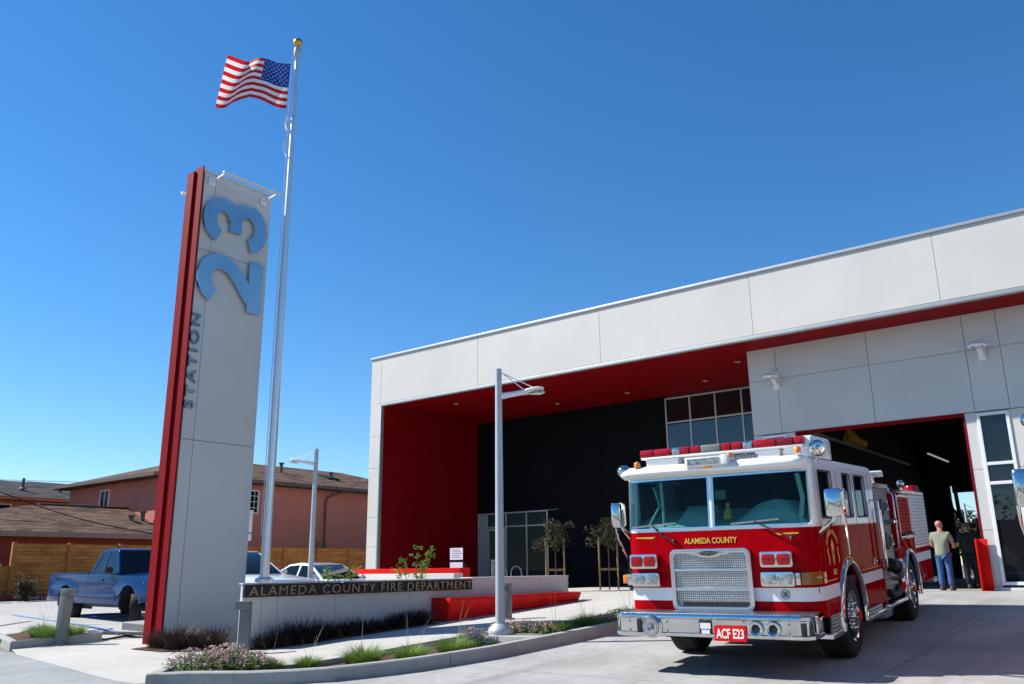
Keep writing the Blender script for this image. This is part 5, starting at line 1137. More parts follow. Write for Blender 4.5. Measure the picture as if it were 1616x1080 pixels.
def car(name, label, cat, paint, prm, loc, yaw):
    """rounded passenger car; prm: length, half width, belt, roof, and x of the roof line corners"""
    t = thing(name, label, cat, (0,0,0), 'white cars behind the sign wall'); L, HW, zb, zt, xr0, xr1, xf1, xf0, hood = prm; WB = L*.58
    xa, xb = -L*.20, L*.80; r = .33
    prof = [(xa,.40),(-.45,.30)]+arch_poly(0,.40,.33,.32)+[(.45,.28),(WB-.45,.28)]+arch_poly(WB,.40,.33,.30)+[(WB+.42,.30),(xb,.36),(xb+.02,.62),(xb-.12,hood-.10),(xf0,hood+.02),(xf0-.1,zb),(xr0,zb),(xa+.05,zb-.05),(xa-.02,.75)]
    mb = MB()
    for s in (-1, 1): shell_side(mb, prof, HW, .08, s)
    mb.loft([[(xf0-.1,-HW+.05,zb),(xf0-.1,HW-.05,zb),(xf0-.1,HW-.05,zb-.2),(xf0-.1,-HW+.05,zb-.2)],[(xf0+.3,-HW+.06,hood+.03),(xf0+.3,HW-.06,hood+.03),(xf0+.3,HW-.06,hood-.2),(xf0+.3,-HW+.06,hood-.2)],[(xb-.15,-HW+.1,hood-.08),(xb-.15,HW-.1,hood-.08),(xb-.15,HW-.1,.4),(xb-.15,-HW+.1,.4)],[(xb,-HW+.2,.66),(xb,HW-.2,.66),(xb,HW-.2,.35),(xb,-HW+.2,.35)]])
    mb.box(xa,xr0+.1,-HW+.08,HW-.08,.5,zb-.01)
    mb.build('body', paint, t, bevel=.05, smooth=50)
    hb, ht = HW-.05, HW-.24; mb = MB()
    mb.loft([[(xr1-.05,-ht,zt-.06),(xr1-.05,ht,zt-.06),(xr1,ht-.05,zt),(xr1,-ht+.05,zt)],[((xr1+xf1)/2,-ht-.01,zt-.02),((xr1+xf1)/2,ht+.01,zt-.02),((xr1+xf1)/2,ht-.08,zt+.05),((xr1+xf1)/2,-ht+.08,zt+.05)],[(xf1+.05,-ht,zt-.06),(xf1+.05,ht,zt-.06),(xf1,ht-.05,zt),(xf1,-ht+.05,zt)]])
    def pil(x0, x1, xt0, xt1, s): mb.hexa([(x0,s*hb,zb-.02),(x1,s*hb,zb-.02),(x1,s*(hb-.06),zb-.02),(x0,s*(hb-.06),zb-.02),(xt0,s*ht,zt-.04),(xt1,s*ht,zt-.04),(xt1,s*(ht-.06),zt-.04),(xt0,s*(ht-.06),zt-.04)])
    xm = (xr1+xf1)/2+.05
    for s in (-1, 1): pil(xr0,xr0+.14,xr1-.02,xr1+.10,s); pil(xm-.03,xm+.06,xm-.02,xm+.05,s); pil(xf0-.14,xf0,xf1-.06,xf1+.05,s)
    mb.build('roof', paint, t, bevel=.015, smooth=50)
    for s in (-1, 1):
        for a, b, c, d in ((xr0+.14,xm-.03,xr1+.10,xm-.02),(xm+.06,xf0-.14,xm+.05,xf1-.06)):
            mb = MB(); mb.hexa([(a,s*(hb-.01),zb-.02),(b,s*(hb-.01),zb-.02),(b,s*(hb-.03),zb-.02),(a,s*(hb-.03),zb-.02),(c,s*(ht-.01),zt-.04),(d,s*(ht-.01),zt-.04),(d,s*(ht-.03),zt-.04),(c,s*(ht-.03),zt-.04)]); mb.build('window', M['glass_car'], t)
        mb = MB(); mb.sphere((xf0-.25,s*(HW+.10),zb+.06),.10,12,(.7,1,.75)); mb.bar((xf0-.25,s*(HW-.05),zb+.02),(xf0-.25,s*(HW+.06),zb+.04),.05); mb.build('mirror', paint, t, smooth=60)
        small_wheel(t, 0, s*(HW-.02), s, r, .21); small_wheel(t, WB, s*(HW-.02), s, r, .21)
        mb = MB(); mb.box(xb-.12,xb+.01,min(s*.5,s*(HW-.12)),max(s*.5,s*(HW-.12)),.60,.72); mb.build('headlight', M['clear_lens'], t, bevel=.02)
    for nm, x0, xt in (('windscreen',xf0,xf1+.03),('rear_window',xr0,xr1-.03)):
        k = .03 if nm == 'windscreen' else -.03
        mb = MB(); mb.hexa([(x0-k,-hb+.06,zb-.02),(x0-k,hb-.06,zb-.02),(x0-2*k,hb-.06,zb-.02),(x0-2*k,-hb+.06,zb-.02),(xt,-ht+.04,zt-.03),(xt,ht-.04,zt-.03),(xt-k,ht-.04,zt-.03),(xt-k,-ht+.04,zt-.03)]); mb.build(nm, M['glass_car'], t)
    mb = MB(); mb.box(-.6,WB+.5,-.6,.6,.25,.5)
    for y in (-.38,.38): mb.box(xm-.3,xm-.12,y-.24,y+.24,.5,zb+.28)
    mb.build('seat', M['cab_dark'], t)
    t.location = loc; t.rotation_euler = (0,0,yaw); return t
car('parked_van', 'white van with dark windows between the sign tower and the flagpole', 'van', M['car_white'], (4.7,.95,1.06,1.66,-.95,-.80,1.35,2.3,1.0), (-21.55,13.75,.165), R_(0))
car('parked_sedan', 'white sedan parked behind the farther street lamp before the cedar fence', 'car', M['car_silver'], (4.8,.9,.93,1.38,-.5,.35,1.40,2.2,.90), (-22.9,17.9,.12), R_(2))

# ------------------------------------------------------------------ neighbouring houses, fence, cables
def hip_roof(mb, x0, x1, y0, y1, z0, zr, rx, ry0, ry1, th=.16, mi=0):
    e = [(x0,y0,z0),(x1,y0,z0),(x1,y1,z0),(x0,y1,z0)]; a, b = (rx,ry0,zr), (rx,ry1,zr)
    mb.add(e+[a,b], [(0,1,4),(1,2,5,4),(2,3,5),(3,0,4,5)], mi)
    mb.add([(p[0],p[1],p[2]-th) for p in e]+e, [(3,2,1,0),(0,1,5,4),(1,2,6,5),(2,3,7,6),(3,0,4,7)], mi)
def house_window(par, x, y0, y1, z0, z1, axis='x', fr_m=None, bars=0):
    mb = MB(); O = [(y0,z0),(y1,z0),(y1,z1),(y0,z1)]; w_ = .06; I = [(y0+w_,z0+w_),(y1-w_,z0+w_),(y1-w_,z1-w_),(y0+w_,z1-w_)]
    u = (0,1,0) if axis == 'x' else (1,0,0); d = (.06,0,0) if axis == 'x' else (0,-.06,0); o = (x,0,0) if axis == 'x' else (0,x,0)
    mb.ring_plate(O, I, o, u, (0,0,1), d)
    ym = (y0+y1)/2
    if axis == 'x': mb.box(x+.005,x+.045,ym-.02,ym+.02,z0+w_,z1-w_)
    else: mb.box(ym-.02,ym+.02,x-.045,x-.005,z0+w_,z1-w_)
    for k in range(bars):
        zz = z0+(z1-z0)*(k+1)/(bars+1)
        if axis == 'x': mb.box(x+.01,x+.035,y0+w_,y1-w_,zz-.012,zz+.012)
    for k in range(bars):
        yy = y0+(y1-y0)*(k+1)/(bars+1)
        if axis == 'x': mb.box(x+.012,x+.033,yy-.01,yy+.01,z0+w_,z1-w_)
    f = mb.build('window', fr_m or M['alu_white'], par)
    mb = MB()
    if axis == 'x': mb.box(x+.003,x+.008,y0+.04,y1-.04,z0+.04,z1-.04)
    else: mb.box(y0+.04,y1-.04,x-.008,x-.003,z0+.04,z1-.04)
    mb.build('pane', M['glass_dark'], f)
PH = thing('pink_house', 'two storey pink stucco house with a brown shingle roof behind the cedar fence', 'house', (-43,30,.3))
mb = MB(); mb.box(-47.2,-38,21.5,41,0,5.78); mb.build('wall', M['stucco_pink'], PH)
mb = MB(); hip_roof(mb,-47.9,-37.4,20.9,41.6,5.86,7.45,-42.6,26.0,36.4); rf = mb.build('roof', M['roof_brown'], PH, smooth=0)
mb = MB(); mb.box(-37.42,-37.28,20.8,41.7,5.72,5.89); mb.box(-48,-37.43,20.76,20.9,5.72,5.89); mb.build('gutter', M['gutter'], rf)
for x, y, z, h in ((-40.2,26.5,6.75,.55),(-40.6,30.2,6.7,.6),(-39.9,33.3,6.5,.45)):
    mb = MB(); mb.tube([(x,y,z-.2),(x,y,z+h)], .09, 10); mb.lathe([(.15,0),(.15,.08),(.0,.12)], (x,y,z+h), n=12); mb.build('vent_pipe', M['gutter'], rf)
mb = MB(); mb.hexa([(-40.6,32.9,6.72),(-39.6,32.9,6.42),(-39.6,33.8,6.42),(-40.6,33.8,6.72),(-40.6,32.9,6.95),(-39.7,32.9,6.66),(-39.7,33.8,6.66),(-40.6,33.8,6.95)]); mb.build('roof_vent', M['black'], rf)
house_window(PH,-38,25.9,26.95,4.23,5.42,'x',bars=3); house_window(PH,21.5,-43.8,-42.85,4.55,5.45,'y')
mb = MB(); mb.tube([(-37.4,32.3,5.72),(-37.8,31.45,5.35),(-37.92,31.37,5.1),(-37.92,31.37,1.0)], .055, 8); mb.build('downspout', M['gutter'], PH)
LH = thing('low_house', 'low rust coloured house with a wide brown shingle hip roof behind the fence', 'house', (-41,17,.3))
mb = MB(); mb.box(-46,-37.0,11,24.3,0,2.86); mb.build('wall', M['stucco_rust'], LH)
mb = MB(); hip_roof(mb,-46.5,-36.5,9.2,25.0,2.95,4.40,-41,17.36,21.65); rl = mb.build('roof', M['roof_brown'], LH, smooth=0)
mb = MB(); mb.box(-36.52,-36.40,9.1,25.1,2.76,2.97); mb.build('gutter', M['gutter_light'], rl)
for y, z in ((20.6,3.55),(21.15,3.75)):
    mb = MB(); mb.tube([(-38.8,y,z-.25),(-38.8,y,z+.30)], .10, 10); mb.lathe([(.16,0),(.16,.09),(.0,.11)], (-38.8,y,z+.30), n=12); mb.build('vent_pipe', M['gutter'], rl)
mb = MB(); mb.box(-41.12,-40.88,17.3,21.7,4.385,4.45); mb.build('ridge_cap', M['gutter'], rl, bevel=.03)
OH = thing('orange_house', 'orange stucco house with a dark grey roof, farthest left beyond the low brown roof', 'house', (-54,20,.3))
mb = MB(); mb.box(-60,-50.4,8,26,0,5.35); mb.build('wall', M['stucco_orange'], OH)
mb = MB(); hip_roof(mb,-60.6,-49.8,7.2,26.8,5.4,6.75,-55,14,25.0); ro = mb.build('roof', M['roof_grey'], OH, smooth=0)
mb = MB(); mb.box(-49.82,-49.7,7.1,26.9,5.24,5.42); mb.build('gutter', M['stucco_orange'], ro)
mb = MB(); hip_roof(mb,-66,-54.5,20,34,5.9,7.3,-60,24.5,33); mb.build('back_roof', M['roof_grey'], OH, smooth=0)
for y, z in ((21.0,6.2),(23.1,5.9)):
    mb = MB(); mb.tube([(-52,y,z-.3),(-52,y,z+.45)], .08, 8); mb.lathe([(.22,0),(.10,.10)], (-52,y,z-.15), n=10); mb.build('vent_pipe', M['gutter'], ro)
house_window(OH,-50.4,18.2,19.9,4.35,5.05,'x'); house_window(OH,-50.4,21.3,22.6,4.85,5.0,'x')
WF = thing('wood_fence', 'long cedar fence of knotty horizontal boards along the parking lot', 'fence', (-34.3,24,.3))
for a, b, zt in [(8.0,11.0,1.62),(11.0,13.85,1.62)]+[(13.85+i*2.02,15.87+i*2.02,2.42) for i in range(13)]:
    mb = MB(); mb.box(-34.36,-34.30,a+.05,b-.05,.1,zt); mb.build('board_panel', M['cedar'], WF)
for i in range(16):
    y = 8.0 if i == 0 else (11.0 if i == 1 else 13.85+(i-2)*2.02)
    mb = MB(); mb.box(-34.38,-34.24,y-.07,y+.07,.1,2.46 if i > 1 else 1.66); mb.build('post', M['cedar_post'], WF, bevel=.01)
mb = MB(); mb.box(-35.6,-35.5,9.5,13.9,.2,2.2); tag(mb.build('shed_wall', M['stucco_rust'], loc=(-35.5,12,.2)), 'dull red boarded wall seen over the low end of the cedar fence', 'wall')
mb = MB(); A, B = Vector((-39.3,14.9,4.72)), Vector((-36.6,20.6,3.0))
mb.tube([A+(B-A)*(i/12)+Vector((0,0,-.22*math.sin(math.pi*i/12))) for i in range(-4,13)], .022, 5)
tag(mb.build('service_cable', M['black'], loc=(-37,20,3)), 'dark service cable sagging across the low brown roof', 'cable')
for k, (z0, z1) in enumerate(((11.15,10.35),(10.85,10.0))):
    mb = MB(); mb.tube([(-110,28,z0+.3),(-98,37.4,z0-.05),(-80,51.5,z1-.2),(-60,67,z1)], .03, 4)
    tag(mb.build('power_line', M['black'], loc=(-98,37,z0)), ('upper' if k == 0 else 'lower')+' of the two thin power lines over the roofs at the left', 'power line', 'power lines over the roofs')

# ------------------------------------------------------------------ plants
def blades(mb, n, h, spread, lean, w0=.008, rnd=random, mi=0, o=(0,0,0), hv=.4, seg=4, droop=1.0):
    o = Vector(o)
    for i in range(n):
        a = rnd.uniform(0, 2*math.pi); r = spread*math.sqrt(rnd.random())*.35; b = o+Vector((r*math.cos(a), r*math.sin(a), 0))
        d = Vector((math.cos(a+rnd.uniform(-.7,.7)), math.sin(a+rnd.uniform(-.7,.7)), 0)); hh = h*rnd.uniform(1-hv, 1.05); l = lean*rnd.uniform(.2,1.1)
        sd_ = Vector((-d.y, d.x, 0)); L, Rr = [], []
        for k in range(seg+1):
            f = k/seg; p = b+d*(l*f**1.7)+Vector((0,0,hh*(f-.38*droop*(l/max(lean,.01))*f**2.6))); w = w0*(1-f**2*.95)
            L.append(p-sd_*w); Rr.append(p+sd_*w)
        nb = len(mb.v); mb.add(L+Rr, [(k, k+1, seg+1+k+1, seg+1+k) for k in range(seg)], mi)
def grass_proto(n, h, spread, lean, m, w0=.008, stalks=0, sh=.9, seed=1, droop=1.0):
    rnd = random.Random(seed); mb = MB(); blades(mb, n, h, spread, lean, w0, rnd, droop=droop)
    me = mb.build('grass_proto', [m, M['grass_straw']], fix=False, smooth=0, loc=(0,0,0))
    if stalks:
        mb2 = MB(); mb2.v, mb2.f, mb2.m = mb.v, mb.f, mb.m
        blades(mb2, stalks, sh, spread*.6, sh*.42, .004, rnd, mi=1, hv=.35, seg=6, droop=.35); bpy.data.objects.remove(me)
        me = mb2.build('grass_proto', [m, M['grass_straw']], fix=False, smooth=0, loc=(0,0,0))
    return me
def place(proto, name, x, y, z, sc, rz, label, cat, group):
    o = proto.copy(); o.name = name; COL.objects.link(o); o.location = (x, y, z); o.scale = (sc, sc, sc); o.rotation_euler = (0,0,rz); return tag(o, label, cat, group)
rnd = random.Random(11)
dk = [grass_proto(260, .50, .62, .50, M['grass_dark'], .0055, seed=k) for k in (1,2,3)]
spots = [(-14.75,8.75),(-14.35,8.72),(-14.55,9.1),(-13.95,8.85),(-14.1,9.3),(-13.6,9.05),(-12.8,9.35),(-12.78,9.75),(-12.72,10.15),(-12.8,10.5),(-12.7,10.9),(-12.78,11.3),(-12.7,11.7),(-12.78,12.1),(-12.7,12.5),(-15.0,8.72),(-12.78,12.85),(-12.7,13.2)]
for i, (x, y) in enumerate(spots):
    place(dk[i % 3], 'fountain_grass', x, y, gw(x,y)+.0, rnd.uniform(.62,1.12), rnd.uniform(0,6), 'dark purple fountain grass clump at the foot of the sign tower' if i in (0,1,2,3,4,5,15) else 'dark purple fountain grass clump under the black lettered band', 'grass clump', 'dark fountain grasses below the tower' if i in (0,1,2,3,4,5,15) else 'dark fountain grasses below the lettering')
gg = [grass_proto(560, .40, .60, .46, M['grass_green'], .006, stalks=3, sh=1.15, seed=k) for k in (5,6,7)]
gspots = [(-9.95,8.05,.6),(-9.35,8.55,.9),(-9.0,9.05,.7),(-9.25,9.45,.62),(-8.9,9.85,.8),(-9.1,10.3,.6),(-9.65,8.6,.5),(-10.25,7.65,.6),(-8.75,12.3,.8),(-8.6,13.1,.9),(-8.9,13.6,.7),(-8.6,14.6,.9)]
for i, (x, y, s_) in enumerate(gspots):
    far = y > 12
    place(gg[i % 3], 'green_grass', x, y, g(y)+.02, s_, rnd.uniform(0,6), 'bright green grass clump in the kerbed strip beyond the near street lamp' if far else 'bright green grass clump with straw stalks in the kerbed strip before the sign wall', 'grass clump', 'green grasses beyond the lamp' if far else 'green grasses in the kerbed strip')
for i, (x, y, s_) in enumerate(((-17.9,8.1,.85),(-18.35,8.2,.75),(-18.9,8.35,.8),(-17.75,8.45,.85))):
    place(gg[i % 3], 'green_grass', x, y, g2(x,y)+.10, s_, rnd.uniform(0,6), 'green grass clump in the mulch planter at the far left', 'grass clump', 'green grasses in the left planter')
def flower_proto(r, h, m_f, n, seed, fl=.013):
    rn = random.Random(seed); t = bpy.data.objects.new('flower_clump', None); COL.objects.link(t); WOFF[t.name] = Vector(); mb = MB(); mf = MB()
    for i in range(n):
        a = rn.uniform(0, 6.283); q = r*math.sqrt(rn.random()); z = h*(1-.55*(q/r)**2)*rn.uniform(.6,1.05); p = Vector((q*math.cos(a), q*math.sin(a), z)); b = p*.45; b.z = 0
        d = (p-b).normalized(); sdv = d.cross(Vector((rn.random(),rn.random(),.1))).normalized()*.004
        mb.add([b-sdv,b+sdv,p+sdv,p-sdv], [(0,1,2,3)])
        for k in range(5):
            c = b+(p-b)*rn.uniform(.25,.95); e = Vector((rn.uniform(-1,1),rn.uniform(-1,1),rn.uniform(-.2,.8))).normalized()*.06; s2 = e.cross(Vector((0,0,1))).normalized()*.010
            mb.add([c,c+e*.5+s2,c+e,c+e*.5-s2], [(0,1,2,3)])
        if rn.random() < .42:
            for k in range(rn.randint(4,8)):
                c = p+Vector((rn.gauss(0,.022),rn.gauss(0,.022),rn.gauss(0,.010)+.01)); u = Vector((rn.uniform(-1,1),rn.uniform(-1,1),.5)).normalized(); v = u.cross(Vector((0.2,.3,1))).normalized()
                nn = u.cross(v); mf.add([c+(u*math.cos(R_(60*j))+v*math.sin(R_(60*j)))*fl for j in range(6)]+[c+nn*fl*.5], [(j,(j+1)%6,6) for j in range(6)])
    mb.build('leaf', M['leaf'], t, fix=False, smooth=0)['kind'] = 'stuff'; mf.build('blossom', m_f, t, fix=False, smooth=0)['kind'] = 'stuff'
    return t
def place_tree(proto, x, y, z, sc, rz, label, cat, group=None, first=False):
    o = proto if first else copy_tree(proto); o.location = (x, y, z); o.scale = (sc,)*3; o.rotation_euler = (0,0,rz); tag(o, label, cat, group); return o
pf = flower_proto(.42, .36, M['pink_flower'], 230, 3)
for i, (x, y, s_) in enumerate(((-10.95,6.95,1.0),(-10.6,7.15,.95),(-10.35,7.45,.8),(-10.9,7.35,1.05))): place_tree(pf, x, y, g(y)+.02, s_, i*1.3, 'pink yarrow flowers at the near left corner of the kerbed strip', 'flowers', 'pink flowers at the kerb corner', first=(i == 0))
for i, (x, y, s_) in enumerate(((-9.0,11.9,.8),(-8.75,12.0,.7),(-9.35,11.7,.85),(-9.45,11.0,.7))): place_tree(pf, x, y, g(y)+.02, s_, i*1.9, 'pink yarrow flowers around the near street lamp base', 'flowers', 'pink flowers at the lamp base')
for i, (x, y, s_) in enumerate(((-8.5,13.5,.75),(-8.7,14.2,.8),(-8.45,15.0,.8),(-8.8,15.6,.8))): place_tree(pf, x, y, g(y)+.02, s_*.9, i*2.3, 'low pink flowers in the kerbed strip next to the fire engine bumper', 'flowers', 'pink flowers by the bumper')
vf = flower_proto(.24, .34, M['purple_flower'], 110, 9, .012)
for i, (x, y, s_) in enumerate(((-9.0,10.45,.8),(-8.8,10.7,.55))): place_tree(vf, x, y, g(y)+.02, s_, i*2.1, 'small purple flowers just left of the near street lamp base', 'flowers', 'purple flowers by the lamp', first=(i == 0))
# low ground cover in the strip beyond the lamp
mb = MB(); rn = random.Random(4)
for i in range(5200):
    y = rn.uniform(11.6,18.5); x = rn.uniform(wx(y)+.1, kx(y)-.2); p = Vector((x,y,g(y)+.02+rn.uniform(0,.05))); e = Vector((rn.uniform(-1,1),rn.uniform(-1,1),rn.uniform(.3,1.6))).normalized()*rn.uniform(.06,.13); s2 = e.cross(Vector((rn.random(),rn.random(),.2))).normalized()*.012
    mb.add([p-s2*.4,p+e*.5-s2,p+e,p+e*.5+s2], [(0,1,2,3)])
tag(mb.build('ground_cover', M['grass_green'], fix=False, smooth=0), 'low green ground cover in the kerbed strip beside the fire engine', 'ground cover', kind='stuff')
# leafy crowns
def leaves(mb, c, rad, n, size, rn, sc=(1,1,1), hollow=.3):
    c = Vector(c)
    for i in range(n):
        d = Vector((rn.gauss(0,1),rn.gauss(0,1),rn.gauss(0,1))).normalized()*(hollow+(1-hollow)*rn.random()**.5)*rad; p = c+Vector((d.x*sc[0],d.y*sc[1],d.z*sc[2]))
        u = Vector((rn.uniform(-1,1),rn.uniform(-1,1),rn.uniform(-.6,.6))).normalized(); v = u.cross(Vector((rn.uniform(-1,1),rn.uniform(-1,1),1))).normalized(); s_ = size*rn.uniform(.6,1.3); nn = u.cross(v)*s_*.18
        mb.add([p-u*s_*.5, p-v*s_*.32+nn, p+u*s_*.5, p+v*s_*.32+nn], [(0,1,2,3)])
def shrub(x, y, z, stems, m, label, name='leafy_shrub', cat='shrub', seed=1, leaf=.07, n=75, group=None, rr=.10):
    rn = random.Random(seed); t = thing(name, label, cat, (x,y,z), group); ms = MB(); ml = MB()
    for (dx, dy, h) in stems:
        pts = [(x,y,z)]+[(x+dx*f+rn.gauss(0,.02), y+dy*f+rn.gauss(0,.02), z+h*f) for f in (.3,.6,.85,1)]
        ms.tube(pts, [.014,.012,.009,.006,.003], 6)
        for f in (.25,.4,.55,.7,.85,.97):
            for q in range(2): leaves(ml, (x+dx*f+rn.gauss(0,.05), y+dy*f+rn.gauss(0,.05), z+h*f), rr*(1.15-.4*f), int(n/10), leaf, rn, hollow=.1)
    ms.build('stem', M['bark'], t); ml.build('foliage', m, t, fix=False, smooth=0); return t
shrub(-15.0,15.25,.35,[(.05,.05,1.5),(-.2,-.25,1.2),(.15,.3,1.35),(.1,.5,1.5),(-.1,-.5,.95),(.1,.15,1.1)], M['leaf_bright'], 'upright young leafy shrub rising behind the letters FIRE DEPARTMENT', seed=3, n=110)
shrub(-15.0,12.75,.2,[(.0,.05,1.0),(.1,-.3,1.15),(.1,.45,1.15),(.0,.65,1.2),(-.1,-.1,.95),(.1,.3,1.0)], M['leaf_bright'], 'small leafy shrub in front of the white sedan above the lettering', seed=5, n=90)
shrub(-33.0,13.9,.35,[(.1,.0,.7),(.2,.4,.65),(0,-.3,.6),(.1,-.2,.8)], M['leaf_dull'], 'dark bushy shrub against the cedar fence left of the pickup', seed=7, n=190, leaf=.09, rr=.28)
shrub(-33.0,12.45,.35,[(.1,.2,1.7),(.0,.4,1.3),(0,-.3,1.4),(.2,.1,.8)], M['leaf_bright'], 'thin yellow green shrub at the far left edge before the low fence', seed=8, n=80, leaf=.10, rr=.2)
shrub(-36.9,30.0,1.9,[(.1,.0,.9),(.2,.4,.75),(0,-.4,.7)], M['leaf'], 'small green shrub top peeking over the fence beside the flagpole', seed=12, n=80, leaf=.1, rr=.22)
def staked_tree(x, y, z, label, seed):
    rn = random.Random(seed); t = thing('staked_tree', label, 'young tree', (x,y,z), 'young staked trees before the charcoal wall'); u = Vector((.70,.55,0)).normalized()
    mb = MB(); mb.tube([(x,y,z),(x+.02,y,z+.9),(x-.01,y+.02,z+1.7)], [.022,.018,.012], 8); tr_ = mb.build('trunk', M['bark'], t)
    mb = MB()
    for k in range(7): a = rn.uniform(0,6.28); mb.tube([(x,y,z+1.3+.06*k),(x+.18*math.cos(a),y+.18*math.sin(a),z+1.55+.06*k),(x+.36*math.cos(a),y+.36*math.sin(a),z+1.75+.06*k)], [.009,.006,.003], 5)
    mb.build('branch', M['bark'], tr_)
    mb = MB()
    for k in range(38): c = Vector((rn.gauss(0,.26),rn.gauss(0,.26),rn.uniform(1.3,2.15))); leaves(mb, Vector((x,y,z))+c, .16, 22, .085, rn, hollow=.1)
    mb.build('crown', M['leaf_dull'], t, fix=False, smooth=0)
    for s in (-1, 1):
        mb = MB(); p = Vector((x,y,z))+u*s*.29; mb.tube([p, p+Vector((0,0,1.62))], .028, 8); mb.build('stake', M['stake'], t)
    mb = MB(); mb.bar(Vector((x,y,z+.62))-u*.33+Vector((-.03,.05,0)), Vector((x,y,z+.62))+u*.33+Vector((-.03,.05,0)), .03, .07); mb.build('brace', M['stake'], t)
staked_tree(-14.6,23.5,.62,'young tree between two wood stakes, nearer the fire engine', 21)
staked_tree(-16.2,22.85,.62,'young tree between two wood stakes in front of the entrance glazing', 22)
sg = grass_proto(60, .5, .3, .25, M['grass_dark'], .006, stalks=8, sh=1.0, seed=15)
for i, (x, y) in enumerate(((-14.0,23.9),(-13.6,23.4),(-13.2,24.0))): place(sg, 'tall_grass', x, y, .6, 1.1, i*2., 'wispy tall grass at the foot of the charcoal wall beside the fire engine', 'grass clump', 'tall grasses before the charcoal wall')
bpy.data.objects.remove(sg)
for p in dk+gg: bpy.data.objects.remove(p)
def big_tree(x, y, z, h, r, label, seed, m, group=None):
    rn = random.Random(seed); t = thing('broadleaf_tree', label, 'tree', (x,y,z), group); mb = MB(); mb.tube([(x,y,z-.2),(x+.1,y,z+h*.3),(x,y+.1,z+h*.6)], [.24,.18,.1], 10)
    for k in range(6): a = rn.uniform(0,6.28); mb.tube([(x,y,z+h*(.28+.05*k)),(x+r*.4*math.cos(a),y+r*.4*math.sin(a),z+h*(.5+.05*k)),(x+r*.75*math.cos(a),y+r*.75*math.sin(a),z+h*(.62+.05*k))], [.1,.06,.03], 7)
    mb.build('trunk', M['bark'], t); mb = MB()
    for k in range(70):
        d = Vector((rn.gauss(0,1),rn.gauss(0,1),rn.gauss(0,1))).normalized()*rn.uniform(.35,1); leaves(mb, (x+d.x*r,y+d.y*r,z+h*.62+d.z*h*.36), r*.28, 70, .22, rn, hollow=.2)
    mb.build('crown', m, t, fix=False, smooth=0)
big_tree(-11.4,62,.5,4.2,2.0,'olive green tree seen through the open bay, right behind the distant lamp', 31, M['leaf_dull'], 'trees beyond the bay')
big_tree(-8.6,63,.5,4.9,2.3,'bushy tree seen through the open bay next to the door jamb', 32, M['leaf'], 'trees beyond the bay')
street_lamp(-10.1,55.6,.6,4.7,(.8,.6),'distant pale street lamp seen through the open bay',4.2,r=.09,base=False)

mb = MB(); rn = random.Random(77)
for k in range(64):
    cx = -75+k*1.9+rn.uniform(-1,1); cy = rn.uniform(-36,-28); hh = rn.uniform(3.5,7.5)
    for q in range(9): leaves(mb, (cx+rn.gauss(0,1), cy+rn.gauss(0,1), hh*rn.uniform(.25,1)-.3), 1.3, 26, .5, rn, hollow=.2)
tag(mb.build('tree_belt', M['leaf_dull'], fix=False, smooth=0), 'belt of trees across the road, showing only in the glass and chrome', 'trees', kind='stuff')

